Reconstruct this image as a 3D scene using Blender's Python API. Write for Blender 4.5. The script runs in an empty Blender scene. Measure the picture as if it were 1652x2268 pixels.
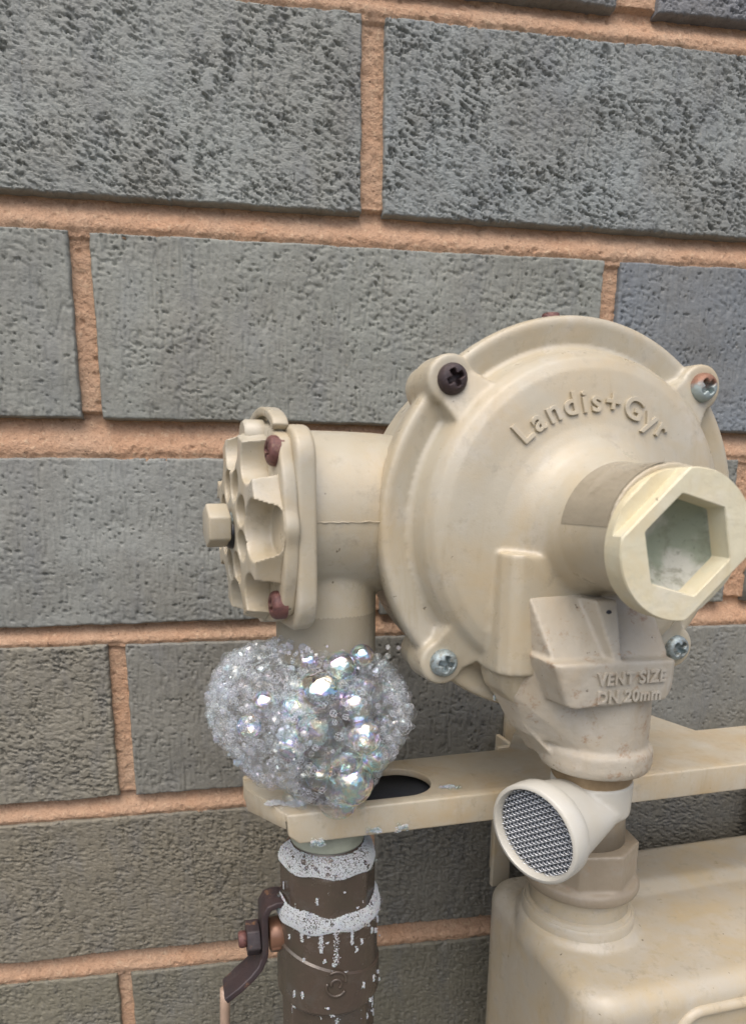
import bpy, bmesh, math, random
import numpy as np
from mathutils import Vector, Matrix, Euler
PI = math.pi
random.seed(7)
rng = np.random.default_rng(11)
sc = bpy.context.scene
C = sc.collection
MM = 0.001

# ---------------------------------------------------------------- camera
cam_d = bpy.data.cameras.new('camera'); cam = bpy.data.objects.new('camera', cam_d); C.objects.link(cam)
sc.camera = cam
cam.location = (-0.0679, -0.3153, -0.1949)
cam.rotation_euler = (math.radians(77.7), math.radians(.24), math.radians(-9.68))
cam_d.sensor_fit = 'VERTICAL'; cam_d.sensor_height = 36.0
cam_d.lens = 1500/2268*36.0
cam_d.shift_x = 84/2268; cam_d.shift_y = 282/2268
cam_d.clip_start = 0.005; cam_d.clip_end = 500
cam_d.dof.use_dof = True; cam_d.dof.focus_distance = 0.262; cam_d.dof.aperture_fstop = 16

# ---------------------------------------------------------------- sky, sun, exposure
SUN_EL, SUN_AZ = math.radians(62), math.radians(205)      # azimuth of the sun measured from +Y clockwise
w = bpy.data.worlds.new('World'); sc.world = w; w.use_nodes = True
nt = w.node_tree; bg = nt.nodes['Background']
sky = nt.nodes.new('ShaderNodeTexSky'); sky.sky_type = 'NISHITA'; sky.sun_disc = False
sky.sun_elevation = SUN_EL; sky.sun_rotation = SUN_AZ
sky.air_density = 0.6; sky.dust_density = 4.0; sky.ozone_density = 0.6
nt.links.new(sky.outputs[0], bg.inputs[0]); bg.inputs[1].default_value = 0.15
sl = bpy.data.lights.new('sun', 'SUN'); sl.energy = 1.5; sl.angle = math.radians(85); sl.color = (1, .97, .92)
sun = bpy.data.objects.new('sun', sl); C.objects.link(sun)
dv = Vector((math.sin(SUN_AZ)*math.cos(SUN_EL), math.cos(SUN_AZ)*math.cos(SUN_EL), math.sin(SUN_EL)))
sun.rotation_euler = dv.to_track_quat('Z', 'Y').to_euler()
sc.view_settings.view_transform = 'Standard'; sc.view_settings.look = 'None'
sc.view_settings.exposure = 0.57; sc.view_settings.gamma = 1.0
sc.render.engine = 'CYCLES'
sc.cycles.transparent_max_bounces = 40; sc.cycles.max_bounces = 10

# ---------------------------------------------------------------- node helper
class NT:
    def __init__(s, name):
        s.m = bpy.data.materials.new(name); s.m.use_nodes = True
        s.t = s.m.node_tree; s.b = s.t.nodes['Principled BSDF']; s.out = s.t.nodes['Material Output']
        s.co = s.t.nodes.new('ShaderNodeTexCoord').outputs['Object']
    def n(s, typ, ins={}, **kw):
        x = s.t.nodes.new(typ)
        for k, v in kw.items(): setattr(x, k, v)
        for k, v in ins.items(): s.put(x.inputs[k], v)
        return x
    def put(s, sock, v):
        if isinstance(v, bpy.types.NodeSocket): s.t.links.new(v, sock)
        elif isinstance(v, (tuple, list)) and len(v) == 3 and sock.type == 'RGBA': sock.default_value = (*v, 1)
        else: sock.default_value = v
    def noise(s, scale, detail=4, rough=.55, dist=0, stretch=None, vec=None):
        v = vec or s.co
        if stretch: v = s.n('ShaderNodeMapping', {0: v, 3: stretch}).outputs[0]
        return s.n('ShaderNodeTexNoise', {'Vector': v, 'Scale': scale, 'Detail': detail, 'Roughness': rough, 'Distortion': dist}).outputs[0]
    def ramp(s, f, stops, interp='LINEAR'):
        r = s.n('ShaderNodeValToRGB', {0: f}); e = r.color_ramp.elements; r.color_ramp.interpolation = interp
        while len(e) < len(stops): e.new(.5)
        for i, (p, c) in enumerate(stops):
            e[i].position = p; e[i].color = (c, c, c, 1) if not isinstance(c, tuple) else (*c, 1)
        return r.outputs[0]
    def mix(s, f, a, b, mode='MIX'):
        x = s.n('ShaderNodeMix', data_type='RGBA', blend_type=mode)
        s.put(x.inputs[0], f); s.put(x.inputs[6], a); s.put(x.inputs[7], b); return x.outputs[2]
    def math(s, op, a, b=0.0):
        x = s.n('ShaderNodeMath', operation=op); s.put(x.inputs[0], a); s.put(x.inputs[1], b); return x.outputs[0]
    def bump(s, h, dist, strength=1.0, nrm=None):
        x = s.n('ShaderNodeBump', {'Height': h, 'Distance': dist, 'Strength': strength})
        if nrm: s.put(x.inputs['Normal'], nrm)
        return x.outputs[0]
    def set(s, **kw):
        for k, v in kw.items(): s.put(s.b.inputs[k.replace('_', ' ')], v)
        return s.m

def paint(name, base, stain, rough=.38, stain_amt=.65, grime=(.22, .19, .14), rust=0.0, wear=.0003, spec=.5):
    t = NT(name)
    big = t.noise(42, 5, .65, .3); streak = t.noise(60, 4, .6, .3, stretch=(1, 1, .35)); fine = t.noise(900, 3, .6)
    f = t.ramp(big, [(.42, 0.0), (.68, stain_amt)])
    col = t.mix(f, base, stain)
    chalk = t.noise(75, 5, .65, .4)
    col = t.mix(t.ramp(chalk, [(.52, 0.0), (.75, .4)]), col, tuple(min(.7, c*1.12+.03) for c in (base[0], base[0]*.97, base[0]*.88)))
    col = t.mix(t.ramp(streak, [(.5, 0.0), (.78, .45)]), col, tuple(c*.86 for c in stain))
    gr = t.noise(150, 7, .75, .15)
    col = t.mix(t.ramp(gr, [(.56, 0.0), (.74, .5)]), col, grime)
    runs = t.noise(210, 4, .6, .2, stretch=(1, 1, .16))
    col = t.mix(t.math('MULTIPLY', t.ramp(runs, [(.56, 0.0), (.72, .5)]), t.ramp(t.noise(30, 3), [(.45, 0.0), (.62, 1.0)])), col, tuple(c*.72 for c in stain))
    sp = t.noise(420, 2, .5)
    col = t.mix(t.ramp(sp, [(.755, 0.0), (.785, .8)]), col, (.10, .075, .05))
    if rust:
        rn = t.noise(150, 8, .8, .15)
        col = t.mix(t.ramp(rn, [(.61-rust*.06, 0.0), (.72-rust*.05, .7)]), col, (.30, .155, .065))
    rg = t.ramp(t.noise(120, 5, .6), [(.3, rough-.07), (.7, rough+.14)])
    nb = t.bump(t.noise(2200, 3, .6), .00012, .5)
    nb = t.bump(t.noise(240, 4, .5), wear, .35, nb)
    return t.set(Base_Color=col, Roughness=rg, Normal=nb, Specular_IOR_Level=spec, Coat_Weight=.12, Coat_Roughness=.2)

BEIGE, STAIN = (.432, .393, .300), (.46, .365, .22)
M = {}
M['paint'] = paint('beige_paint', BEIGE, STAIN, .31)
M['paint_grey'] = paint('weathered_beige_paint', (.44, .40, .32), (.46, .36, .23), .55, .5, (.22, .175, .13), rust=1.0, wear=.0014)
M['paint_meter'] = paint('meter_beige_paint', (.45, .405, .315), (.48, .375, .21), .33, .75)
M['bracket'] = paint('bracket_cream_paint', (.475, .425, .32), (.47, .35, .19), .42, .75)
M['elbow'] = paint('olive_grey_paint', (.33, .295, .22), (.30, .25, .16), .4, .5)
M['cap'] = paint('yellowed_cap_plastic', (.61, .57, .41), (.62, .48, .24), .65, .5, (.45, .46, .36), wear=.0008)
M['lever'] = paint('dark_rusted_lever', (.030, .022, .024), (.060, .032, .028), .5, .6, (.10, .05, .035), rust=.3, wear=.0012)
M['valve'] = paint('brown_painted_brass', (.076, .056, .042), (.062, .055, .038), .18, .8, (.13, .10, .075), wear=.0007)

def m_white():
    t = NT('white_plastic')
    col = t.mix(t.ramp(t.noise(60, 4, .6), [(.45, 0.0), (.75, .55)]), (.52, .505, .44), (.48, .43, .32))
    return t.set(Base_Color=col, Roughness=.36, Subsurface_Weight=.0, Normal=t.bump(t.noise(500, 3), .0002, .25))
M['white'] = m_white()
def m_brass():
    t = NT('stained_thread_metal')
    col = t.mix(t.noise(300, 5, .7), (.20, .13, .06), (.40, .30, .18))
    return t.set(Base_Color=col, Roughness=.45, Metallic=.25)
M['thread'] = m_brass()
def m_zinc():
    t = NT('zinc_screw')
    n = t.noise(500, 6, .75)
    col = t.mix(t.ramp(n, [(.45, 0.0), (.62, 1.0)]), (.36, .43, .44), (.20, .20, .17))
    return t.set(Base_Color=col, Roughness=.5, Metallic=.55, Normal=t.bump(n, .0004, .5))
M['zinc'] = m_zinc()
def m_rust(name, a, b, c, metal=.2):
    t = NT(name)
    n = t.noise(420, 8, .75, .8)
    col = t.mix(t.ramp(n, [(.35, 0.0), (.55, 1.0)]), a, b)
    col = t.mix(t.ramp(t.noise(260, 5, .7), [(.58, 0.0), (.70, .8)]), col, c)
    return t.set(Base_Color=col, Roughness=.45, Metallic=metal, Normal=t.bump(n, .0006, .7))
M['rust'] = m_rust('rusted_screw', (.075, .035, .036), (.17, .075, .062), (.26, .17, .11))
M['rust_dark'] = m_rust('black_rusted_screw', (.030, .022, .026), (.055, .036, .036), (.12, .06, .045))
M['half_rust'] = None
def m_half():
    t = NT('half_rusted_zinc')
    z = t.n('ShaderNodeSeparateXYZ', {0: t.co}).outputs[2]
    n = t.noise(420, 6, .75)
    f = t.math('ADD', t.math('MULTIPLY', t.math('SUBTRACT', z, .1428), 130.0), n)
    t.f = f
    col = t.mix(t.ramp(f, [(.45, 0.0), (.75, 1.0)]), (.33, .39, .38), (.27, .14, .09))
    return t.set(Base_Color=col, Roughness=.5, Metallic=.35, Normal=t.bump(n, .0005, .6))
M['half_rust'] = m_half()
def m_plain(name, col, rough=.5, metal=0.0, bscale=300, bd=.0003):
    t = NT(name)
    c = t.mix(t.ramp(t.noise(180, 5, .7), [(.4, 0.0), (.7, .6)]), col, tuple(x*.72 for x in col))
    return t.set(Base_Color=c, Roughness=rough, Metallic=metal, Normal=t.bump(t.noise(bscale, 4), bd, .4))
M['wire'] = m_plain('bright_steel_wire', (.62, .64, .66), .3, .85)
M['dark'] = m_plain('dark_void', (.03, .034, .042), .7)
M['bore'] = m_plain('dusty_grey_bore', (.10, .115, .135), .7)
M['copper'] = m_plain('pinkish_painted_tube', (.42, .30, .22), .4)
M['copper_collar'] = m_plain('coppery_gland', (.20, .105, .065), .35, .3)
M['putty'] = m_plain('greenish_pipe_tape', (.33, .35, .27), .6)
M['black_gunk'] = m_plain('black_seal', (.012, .012, .013), .3)
def m_label():
    t = NT('faded_clear_label')
    col = t.mix(t.ramp(t.noise(90, 4, .6), [(.4, 0.0), (.7, .6)]), (.265, .23, .165), (.32, .28, .20))
    return t.set(Base_Color=col, Roughness=.16, Coat_Weight=.6, Coat_Roughness=.06, Normal=t.bump(t.noise(110, 4, .6), .0012, .5))
M['label'] = m_label()
def m_algae():
    t = NT('recess_floor_growth')
    n = t.noise(340, 6, .7, .5); g = t.noise(70, 3, .6)
    col = t.mix(t.ramp(g, [(.45, 0.0), (.58, .85)]), (.42, .42, .36), (.20, .235, .165))
    col = t.mix(t.ramp(t.noise(160, 5, .7, .3), [(.50, 0.0), (.66, .7)]), col, (.15, .15, .10))
    col = t.mix(t.ramp(n, [(.60, 0.0), (.70, .6)]), col, (.08, .075, .055))
    return t.set(Base_Color=col, Roughness=.6, Normal=t.bump(n, .0008, .6))
M['algae'] = m_algae()

# ---------------------------------------------------------------- objects and tags
PHI = math.radians(3.7)                    # the meter set stands 3.7 degrees off the wall's line
MEMO = {}
ROT = None; KS = 1.0; ANCHOR = np.array([-88.1, -310.3, -194.9])
def tag(o, label=None, cat=None, group=None, kind=None):
    for k, v in (('label', label), ('category', cat), ('group', group), ('kind', kind)):
        if v: o[k] = v
    return o
def thing(name, label, cat, base, group=None, phi=PHI):
    o = bpy.data.objects.new(name, None); C.objects.link(o)
    c, s = math.cos(phi), math.sin(phi); x, y, z = base
    o.location = ((c*x - s*y)*MM, (s*x + c*y)*MM, z*MM); o.rotation_euler = (0, 0, phi)
    o.empty_display_size = .01
    MEMO[o.name] = (np.array(base, float), phi)
    return tag(o, label, cat, group)
def root_of(o):
    while o.parent: o = o.parent
    return o
def mk(name, VF, mat, parent=None, smooth=True, auto=None, base=None, phi=PHI):
    """one mesh object from local-mm vertices; child of parent, or top level standing at base"""
    V, F = VF
    V = np.asarray(V, float)
    if KS != 1.0: V = ANCHOR + KS*(V-ANCHOR)          # the housing was measured one size too large: 6 % smaller, nearer the street
    if ROT:                                            # parts square to the tilted end cover
        a_, cx_, cy_ = ROT; c_, s_ = math.cos(a_), math.sin(a_); V = V.copy(); X_, Y_ = V[:, 0]-cx_, V[:, 1]-cy_
        V[:, 0] = cx_ + c_*X_ - s_*Y_; V[:, 1] = cy_ + s_*X_ + c_*Y_
    if parent is not None: b, _ = MEMO[root_of(parent).name]
    else: b = np.array(base, float)
    me = bpy.data.meshes.new(name)
    me.from_pydata(((V-b)*MM).tolist(), [], [tuple(int(i) for i in f) for f in F]); me.update()
    if smooth:
        me.polygons.foreach_set('use_smooth', np.ones(len(me.polygons), bool))
        if auto is not None:
            me.set_sharp_from_angle(angle=math.radians(auto))
    me.materials.append(mat)
    o = bpy.data.objects.new(name, me); C.objects.link(o)
    if parent is not None: o.parent = parent
    else:
        c, s = math.cos(phi), math.sin(phi); x, y, z = b
        o.location = ((c*x - s*y)*MM, (s*x + c*y)*MM, z*MM); o.rotation_euler = (0, 0, phi)
        MEMO[o.name] = (b, phi)
    return o

# ---------------------------------------------------------------- mesh builders (mm)
def join(*parts):
    V = []; F = []; n = 0
    for v, f in parts:
        v = np.asarray(v, float); V.append(v); F += [tuple(i+n for i in q) for q in f]; n += len(v)
    return np.vstack(V), F
def basis(axis):
    a = Vector(axis).normalized()
    u = a.cross(Vector((0, 0, 1)));
    if u.length < 1e-4: u = Vector((1, 0, 0))
    u.normalize(); v = a.cross(u); return np.array(u), np.array(v), np.array(a)
def lathe(profile, c, axis=(0, 0, 1), n=64, mod=None):
    """profile: (radius, height along axis); closes on the axis at both ends"""
    u, v, a = basis(axis); c = np.array(c, float); V = []; F = []
    for k, (r, h) in enumerate(profile):
        for i in range(n):
            t = 2*PI*i/n; rr = r*(mod(t, k) if mod else 1)
            V.append(c + a*h + (u*math.cos(t) + v*math.sin(t))*rr)
    m = len(profile)
    for k in range(m-1):
        for i in range(n):
            j = (i+1) % n; F.append((k*n+i, k*n+j, (k+1)*n+j, (k+1)*n+i))
    V.append(c + a*profile[0][1]); V.append(c + a*profile[-1][1]); s, e = len(V)-2, len(V)-1
    for i in range(n):
        j = (i+1) % n; F.append((s, j, i)); F.append((e, (m-1)*n+i, (m-1)*n+j))
    return np.array(V), F
def cyl(c0, c1, r0, r1=None, n=48, ch=0.0):
    r1 = r0 if r1 is None else r1
    c0 = np.array(c0, float); c1 = np.array(c1, float); L = np.linalg.norm(c1-c0)
    pr = [(r0-ch, 0), (r0, ch), (r1, L-ch), (r1-ch, L)] if ch else [(r0, 0), (r1, L)]
    return lathe(pr, c0, c1-c0, n)
def box(x0, x1, y0, y1, z0, z1):
    V = [(x, y, z) for x in (x0, x1) for y in (y0, y1) for z in (z0, z1)]
    return np.array(V, float), [(0, 1, 3, 2), (4, 6, 7, 5), (0, 4, 5, 1), (2, 3, 7, 6), (0, 2, 6, 4), (1, 5, 7, 3)]
def prism(pts, d0, d1, plane='xz'):
    """outline in a plane, extruded along the third axis from d0 to d1"""
    n = len(pts); V = []
    for d in (d0, d1):
        for a, b in pts:
            V.append({'xz': (a, d, b), 'xy': (a, b, d), 'yz': (d, a, b)}[plane])
    F = [tuple(range(n)), tuple(range(2*n-1, n-1, -1))] + [(i, i+n, (i+1) % n+n, (i+1) % n) for i in range(n)]
    return np.array(V, float), F
def fix(VF):
    bm = bmesh.new(); vs = [bm.verts.new(p) for p in VF[0]]
    for f in VF[1]:
        try: bm.faces.new([vs[i] for i in f])
        except ValueError: pass
    bmesh.ops.recalc_face_normals(bm, faces=bm.faces)
    return out(bm)
def out(bm):
    bm.verts.ensure_lookup_table(); bm.verts.index_update()
    V = np.array([v.co[:] for v in bm.verts]); F = [tuple(v.index for v in f.verts) for f in bm.faces]; bm.free(); return V, F
def bev(VF, w, seg=3, ang=30):
    bm = bmesh.new(); vs = [bm.verts.new(p) for p in VF[0]]
    for f in VF[1]: bm.faces.new([vs[i] for i in f])
    bmesh.ops.recalc_face_normals(bm, faces=bm.faces)
    es = [e for e in bm.edges if len(e.link_faces) == 2 and e.calc_face_angle() > math.radians(ang)]
    bmesh.ops.bevel(bm, geom=es, offset=w, segments=seg, profile=.5, affect='EDGES', clamp_overlap=True)
    return out(bm)
def hull(pts):
    bm = bmesh.new(); vs = [bm.verts.new(p) for p in pts]
    r = bmesh.ops.convex_hull(bm, input=vs)
    junk = list({g for g in r['geom_interior'] if isinstance(g, bmesh.types.BMVert)} | {v for v in bm.verts if not v.link_faces})
    if junk: bmesh.ops.delete(bm, geom=junk, context='VERTS')
    bmesh.ops.recalc_face_normals(bm, faces=bm.faces)
    return out(bm)
def circ(c, axis, r, n=40):
    u, v, a = basis(axis); c = np.array(c, float)
    return [tuple(c + (u*math.cos(2*PI*i/n) + v*math.sin(2*PI*i/n))*r) for i in range(n)]
def tube(path, r, n=10, closed=False):
    P = [np.array(p, float) for p in path]; V = []; F = []; m = len(P); pu = None
    for k in range(m):
        a = P[(k+1) % m]-P[k-1] if closed or 0 < k < m-1 else (P[1]-P[0] if k == 0 else P[-1]-P[-2])
        a = a/np.linalg.norm(a)
        if pu is None: u, v, _ = basis(a)
        else: u = pu - a*np.dot(pu, a); u /= np.linalg.norm(u); v = np.cross(a, u)
        pu = u; rr = r[k] if hasattr(r, '__len__') else r
        for i in range(n): V.append(P[k] + (u*math.cos(2*PI*i/n)+v*math.sin(2*PI*i/n))*rr)
    for k in range(m if closed else m-1):
        for i in range(n):
            j = (i+1) % n; q = (k+1) % m; F.append((k*n+i, k*n+j, q*n+j, q*n+i))
    if not closed: F += [tuple(range(n-1, -1, -1)), tuple(range((m-1)*n, m*n))]
    return np.array(V), F
def cast(parts, voxel=.8, it=4, fac=.5):
    """fuse overlapping solids into one cast body with soft fillets"""
    V, F = join(*[fix(p) for p in parts])
    me = bpy.data.meshes.new('tmp'); me.from_pydata(V.tolist(), [], F); me.update()
    o = bpy.data.objects.new('tmp', me); C.objects.link(o)
    r = o.modifiers.new('r', 'REMESH'); r.mode = 'VOXEL'; r.voxel_size = voxel; r.adaptivity = 0
    if it:
        s = o.modifiers.new('s', 'SMOOTH'); s.factor = fac; s.iterations = it
    dg = bpy.context.evaluated_depsgraph_get(); dg.update()
    e = o.evaluated_get(dg); m2 = e.to_mesh()
    V = np.array([v.co[:] for v in m2.vertices]); F = [tuple(p.vertices) for p in m2.polygons]
    e.to_mesh_clear(); bpy.data.objects.remove(o); bpy.data.meshes.remove(me)
    return V, F
def text_mesh(body, extrude, offset=0.0, bevel=0.0, res=5, space=1.0):
    cu = bpy.data.curves.new('tmp', 'FONT'); cu.body = body; cu.size = 1; cu.extrude = extrude; cu.offset = offset
    cu.bevel_depth = bevel; cu.space_character = space; cu.bevel_resolution = 1; cu.resolution_u = res
    o = bpy.data.objects.new('tmp', cu); C.objects.link(o)
    dg = bpy.context.evaluated_depsgraph_get(); dg.update()
    e = o.evaluated_get(dg); m2 = e.to_mesh()
    V = np.array([v.co[:] for v in m2.vertices]); F = [tuple(p.vertices) for p in m2.polygons]
    e.to_mesh_clear(); bpy.data.objects.remove(o); bpy.data.curves.remove(cu)
    return V, F

# ---------------------------------------------------------------- noise in numpy
PERM = rng.permutation(1024); GA = rng.uniform(0, 2*PI, 1024)
def perlin(x, y, seed=0):
    xi = np.floor(x).astype(int); yi = np.floor(y).astype(int); xf = x-xi; yf = y-yi
    u = xf*xf*xf*(xf*(xf*6-15)+10); v = yf*yf*yf*(yf*(yf*6-15)+10)
    def g(i, j, dx, dy):
        h = GA[PERM[(PERM[(xi+i+seed*37) & 1023] + yi + j) & 1023]]
        return np.cos(h)*dx + np.sin(h)*dy
    a = g(0, 0, xf, yf); b = g(1, 0, xf-1, yf); c = g(0, 1, xf, yf-1); d = g(1, 1, xf-1, yf-1)
    return ((a*(1-u)+b*u)*(1-v) + (c*(1-u)+d*u)*v)*1.5
def fbm(x, y, oct=3, seed=0, gain=.55):
    s = 0; a = 1
    for k in range(oct): s = s + a*perlin(x*2**k, y*2**k, seed+k*5); a *= gain
    return s
def sstep(a, b, x):
    t = np.clip((x-a)/(b-a), 0, 1); return t*t*(3-2*t)

# ================================================================ THE SETTING
def m_ground():
    t = NT('concrete_paving')
    col = t.mix(t.noise(6, 8, .7), (.09, .085, .07), (.15, .135, .11))
    return t.set(Base_Color=col, Roughness=.85, Normal=t.bump(t.noise(60, 6), .004, .5))
gm = bpy.data.meshes.new('ground'); gm.from_pydata([(-100, -200, -1.3), (100, -200, -1.3), (100, 100, -1.3), (-100, 100, -1.3)], [], [(0, 1, 2, 3)])
gm.materials.append(m_ground()); go = bpy.data.objects.new('ground', gm); C.objects.link(go); go['kind'] = 'structure'

# ---- the brick wall: bed joints are nearly level, every course is 86 mm
#      (upper edge z, lower edge z) of each bed joint at x = -150 and x = +200
BED = {0: ((4.8, 8.0), (-6.2, -4.6)), 1: ((-78.0, -78.7), (-91.3, -91.6)), 2: ((-163.6, -166.5), (-180.2, -179.9)),
       3: ((-254.0, -252.8), (-262.9, -265.8)), 4: ((-338.1, -338.0), (-348.6, -350.6)), 5: ((-422.2, -427.2), (-434.8, -441.0)),
       6: ((-510.5, -512.0), (-521.5, -523.0))}
def bed(n, side, X):
    if n in BED:
        a, b = BED[n][side]; t = np.clip((X+150)/350, -.6, 1.6); base = a+(b-a)*t
    else: base = (5 if side == 0 else -6) - 86.3*n + X*0
    return base + .35*perlin(X/23., X*0+n*3.1+side*7, 3) + .3*perlin(X/7., X*0+n*5.1+side*3, 4)
# right edge of the brick left of the joint, left edge of the brick right of it, for the courses in view
PERP = {0: {0: (109.1, 128.4)}, 1: {0: (-2.2, 7.6)}, 2: {-1: (-123.1, -114.8), 0: (112.0, 120.4)}, 3: {0: (-.4, 8.0), 1: (194.1, 207.6)},
        4: {-1: (-120.0, -112.2)}, 5: {0: (-2.2, 6.7)}, 6: {-1: (-127.4, -120.8)}}
def perps(row):
    even = row % 2 == 0; res = []
    for k in range(-7, 8):
        if row in PERP and k in PERP[row]: res.append(PERP[row][k])
        else:
            x = 240*k + (116 if even else 2.6); res.append((x-4.8, x+4.8))
    return res
COL = {(0, 0): (.128, .135, .150), (0, 1): (.105, .115, .150), (1, 0): (.152, .166, .168), (1, 1): (.140, .157, .168),
       (2, -1): (.150, .158, .150), (2, 0): (.152, .160, .150), (2, 1): (.105, .122, .150), (3, 0): (.160, .168, .166), (3, 1): (.120, .125, .118),
       (4, -1): (.156, .142, .114), (4, 0): (.132, .129, .118), (5, 0): (.138, .120, .088), (5, 1): (.104, .098, .084), (6, -1): (.124, .113, .083), (6, 0): (.116, .108, .082)}
def brick_grid(row, k, xl, xr):
    """front face height field of one brick with its side skirts"""
    inview = (-260 < (xl+xr)/2 < 330) and -1 <= row <= 6
    st = (.45 if row <= 1 else .52) if inview else 7.0
    xm = xr-xl; nu = max(int(xm/st), 4); nv = max(int(78/st), 4)
    U, Vv = np.meshgrid(np.linspace(0, 1, nu), np.linspace(0, 1, nv))
    X = xl + U*xm
    zt = bed(row-1, 1, X); zb = bed(row, 0, X)
    Z = zt + (zb-zt)*Vv
    wob = .35*fbm(Z/9., U*0+row*3.3+k, 2, 9)
    ed = np.minimum.reduce([X-xl, xr-X, zt-Z, Z-zb])           # distance to the nearest arris
    s = row*17+k*5; vr = .75 + .5*((row*37+k*61) % 11)/10
    y = .9*fbm(X/60., Z/40., 2, s)                              # slow waviness
    if inview:
        if row <= 1:                                            # torn, dragged face: small overhanging flakes
            msk = .34 + .66*sstep(-.35, .40, fbm(X/34., Z/26., 2, s+1)) ; sx, sz, amp, wp = 4.5, 1.35, .95, 1.5
        elif row >= 5 or (row == 4 and k < 0):
            msk = .30 + .6*sstep(-.3, .4, fbm(X/30., Z/30., 2, s+1)); sx, sz, amp, wp = 3.8, 1.4, .85, 1.5
        else:
            msk = .10 + .35*sstep(0, .5, fbm(X/30., Z/30., 2, s+1)); sx, sz, amp, wp = 3.2, 2.2, .8, .7
        sk = X*(.85 if row <= 1 else .35)
        h = 0*X
        for _ in range(3): h = fbm(X/sx + .25*h, (Z+sk*.35 - wp*h)/sz, 3, s+2, .5)
        fl = sstep(.14, .55, h)*.48 + np.clip(h-.12, 0, 9)*.8
        y = y + .92*amp*vr*msk*(1.5*fl + .15*h)
        rough_ = row <= 1 or row >= 5 or (row == 4 and k < 0)
        pit = perlin((X+.6*Z*rough_)/(2.6 if rough_ else 1.25), Z/(1.05 if rough_ else 2.0), s+8) * (.7+.6*perlin(X/9, Z/9, s+9))
        y = y + (.95 if row > 1 else .5)*sstep(.40, .62, pit)
        h2 = fbm(X/5.2 + .3*h, (Z + X*(.34 if row <= 1 else .12))/(1.9 if rough_ else 4.5) + .3*h, 2, s+14)
        y = y + (1.05 if rough_ else .35)*np.exp(-(h2/.085)**2)*sstep(-.02, .28, perlin(X/5.5, Z/3.2, s+16))*(.4+.6*msk)
        y = y + (0 if rough_ else .45)*np.exp(-(perlin(X/1.9, Z/26., s+20)/.09)**2)*sstep(0, .35, perlin(X/7, Z/7., s+22))
        pit2 = perlin(X/3.1, Z/2.6, s+12)
        y = y + .9*sstep(.58, .82, pit2)
        va = .12 if row <= 1 else .20
        y = y + va*perlin(X/1.0, Z/16., s+4)
        cr = perlin(X/7.0, Z/60., s+6) ; msk2 = sstep(-.05, .25, perlin(X/25, Z/18., s+7))
        y = y + .6*msk2*np.exp(-(cr/.03)**2)*(1 if row != 3 else .4)
        y = y + .10*perlin(X/.9, Z/.9, s+10)
    er = .9 + .5*perlin(X/4., Z/4., s+11) if inview else 1.2
    t = np.clip(1-ed/np.maximum(er, .35), 0, 1); y = y + 1.3*(1-np.sqrt(1-np.clip(t, 0, .999)**2))
    nm = np.clip(ed/1.5, 0, 1)
    X = X + wob*(1-nm)
    # skirts
    def ring(A): return np.pad(A, 1, mode='edge')
    X, Z, y = ring(X), ring(Z), ring(y)
    y[0, :] = y[-1, :] = 14; y[:, 0] = y[:, -1] = 14
    nv, nu = X.shape
    V = np.stack([X, y, Z], -1).reshape(-1, 3)
    I = np.arange(nv*nu).reshape(nv, nu)
    Q = np.stack([I[:-1, :-1], I[1:, :-1], I[1:, 1:], I[:-1, 1:]], -1).reshape(-1, 4)
    return V, Q
def np_mesh(name, V, Q, mat, parent, cols=None):
    me = bpy.data.meshes.new(name); n = len(V); q = len(Q)
    me.vertices.add(n); me.vertices.foreach_set('co', (V*MM).astype(np.float32).ravel())
    me.loops.add(q*4); me.loops.foreach_set('vertex_index', Q.astype(np.int32).ravel())
    me.polygons.add(q); me.polygons.foreach_set('loop_start', np.arange(0, q*4, 4, dtype=np.int32))
    me.update(calc_edges=True)
    me.polygons.foreach_set('use_smooth', np.ones(q, bool))
    if cols is not None:
        at = me.attributes.new('tint', 'FLOAT_COLOR', 'POINT')
        at.data.foreach_set('color', cols.astype(np.float32).ravel())
    me.validate(); me.materials.append(mat)
    o = bpy.data.objects.new(name, me); C.objects.link(o); o.parent = parent
    return o
def m_brick():
    t = NT('grey_brick')
    a = t.n('ShaderNodeAttribute', attribute_name='tint').outputs['Color']
    n1 = t.noise(22, 4, .6, .6); n2 = t.noise(300, 5, .65); n3 = t.noise(70, 4, .6, stretch=(1, 1, .3))
    col = t.mix(t.ramp(n1, [(.35, 0.0), (.7, .55)]), a, (.165, .155, .125))
    col = t.mix(t.ramp(n3, [(.5, 0.0), (.75, .35)]), col, (.115, .125, .145))
    col = t.mix(t.ramp(n2, [(.25, .45), (.5, 0.0)]), col, (.06, .06, .055))
    col = t.mix(t.ramp(n2, [(.55, 0.0), (.8, .35)]), col, (.27, .27, .25))
    sp = t.noise(650, 2, .5)
    col = t.mix(t.ramp(sp, [(.72, 0.0), (.78, .6)]), col, (.33, .29, .22))
    rs = t.noise(120, 5, .7)
    col = t.mix(t.ramp(rs, [(.71, 0.0), (.80, .5)]), col, (.20, .10, .065))
    al = t.n('ShaderNodeAttribute', attribute_name='tint').outputs['Alpha']
    tear = t.noise(330, 5, .62, 1.1, stretch=(1, 1, 2.3))
    tear_shade = t.math('MULTIPLY', t.ramp(tear, [(.36, 1.0), (.44, 0.0)]), al)
    col = t.mix(t.math('MULTIPLY', tear_shade, .18), col, (.045, .046, .042))  # shade inside the torn recesses, put into the brick colour
    lime = t.noise(55, 6, .75, .4)
    col = t.mix(t.ramp(lime, [(.68, 0.0), (.80, .35)]), col, (.34, .34, .32))
    nb = t.bump(t.math('MULTIPLY', tear, al), .0010, .6)
    nb = t.bump(t.noise(1500, 4, .65), .0003, .7, nb)
    return t.set(Base_Color=col, Roughness=.62, Normal=nb, Specular_IOR_Level=.5)
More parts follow.
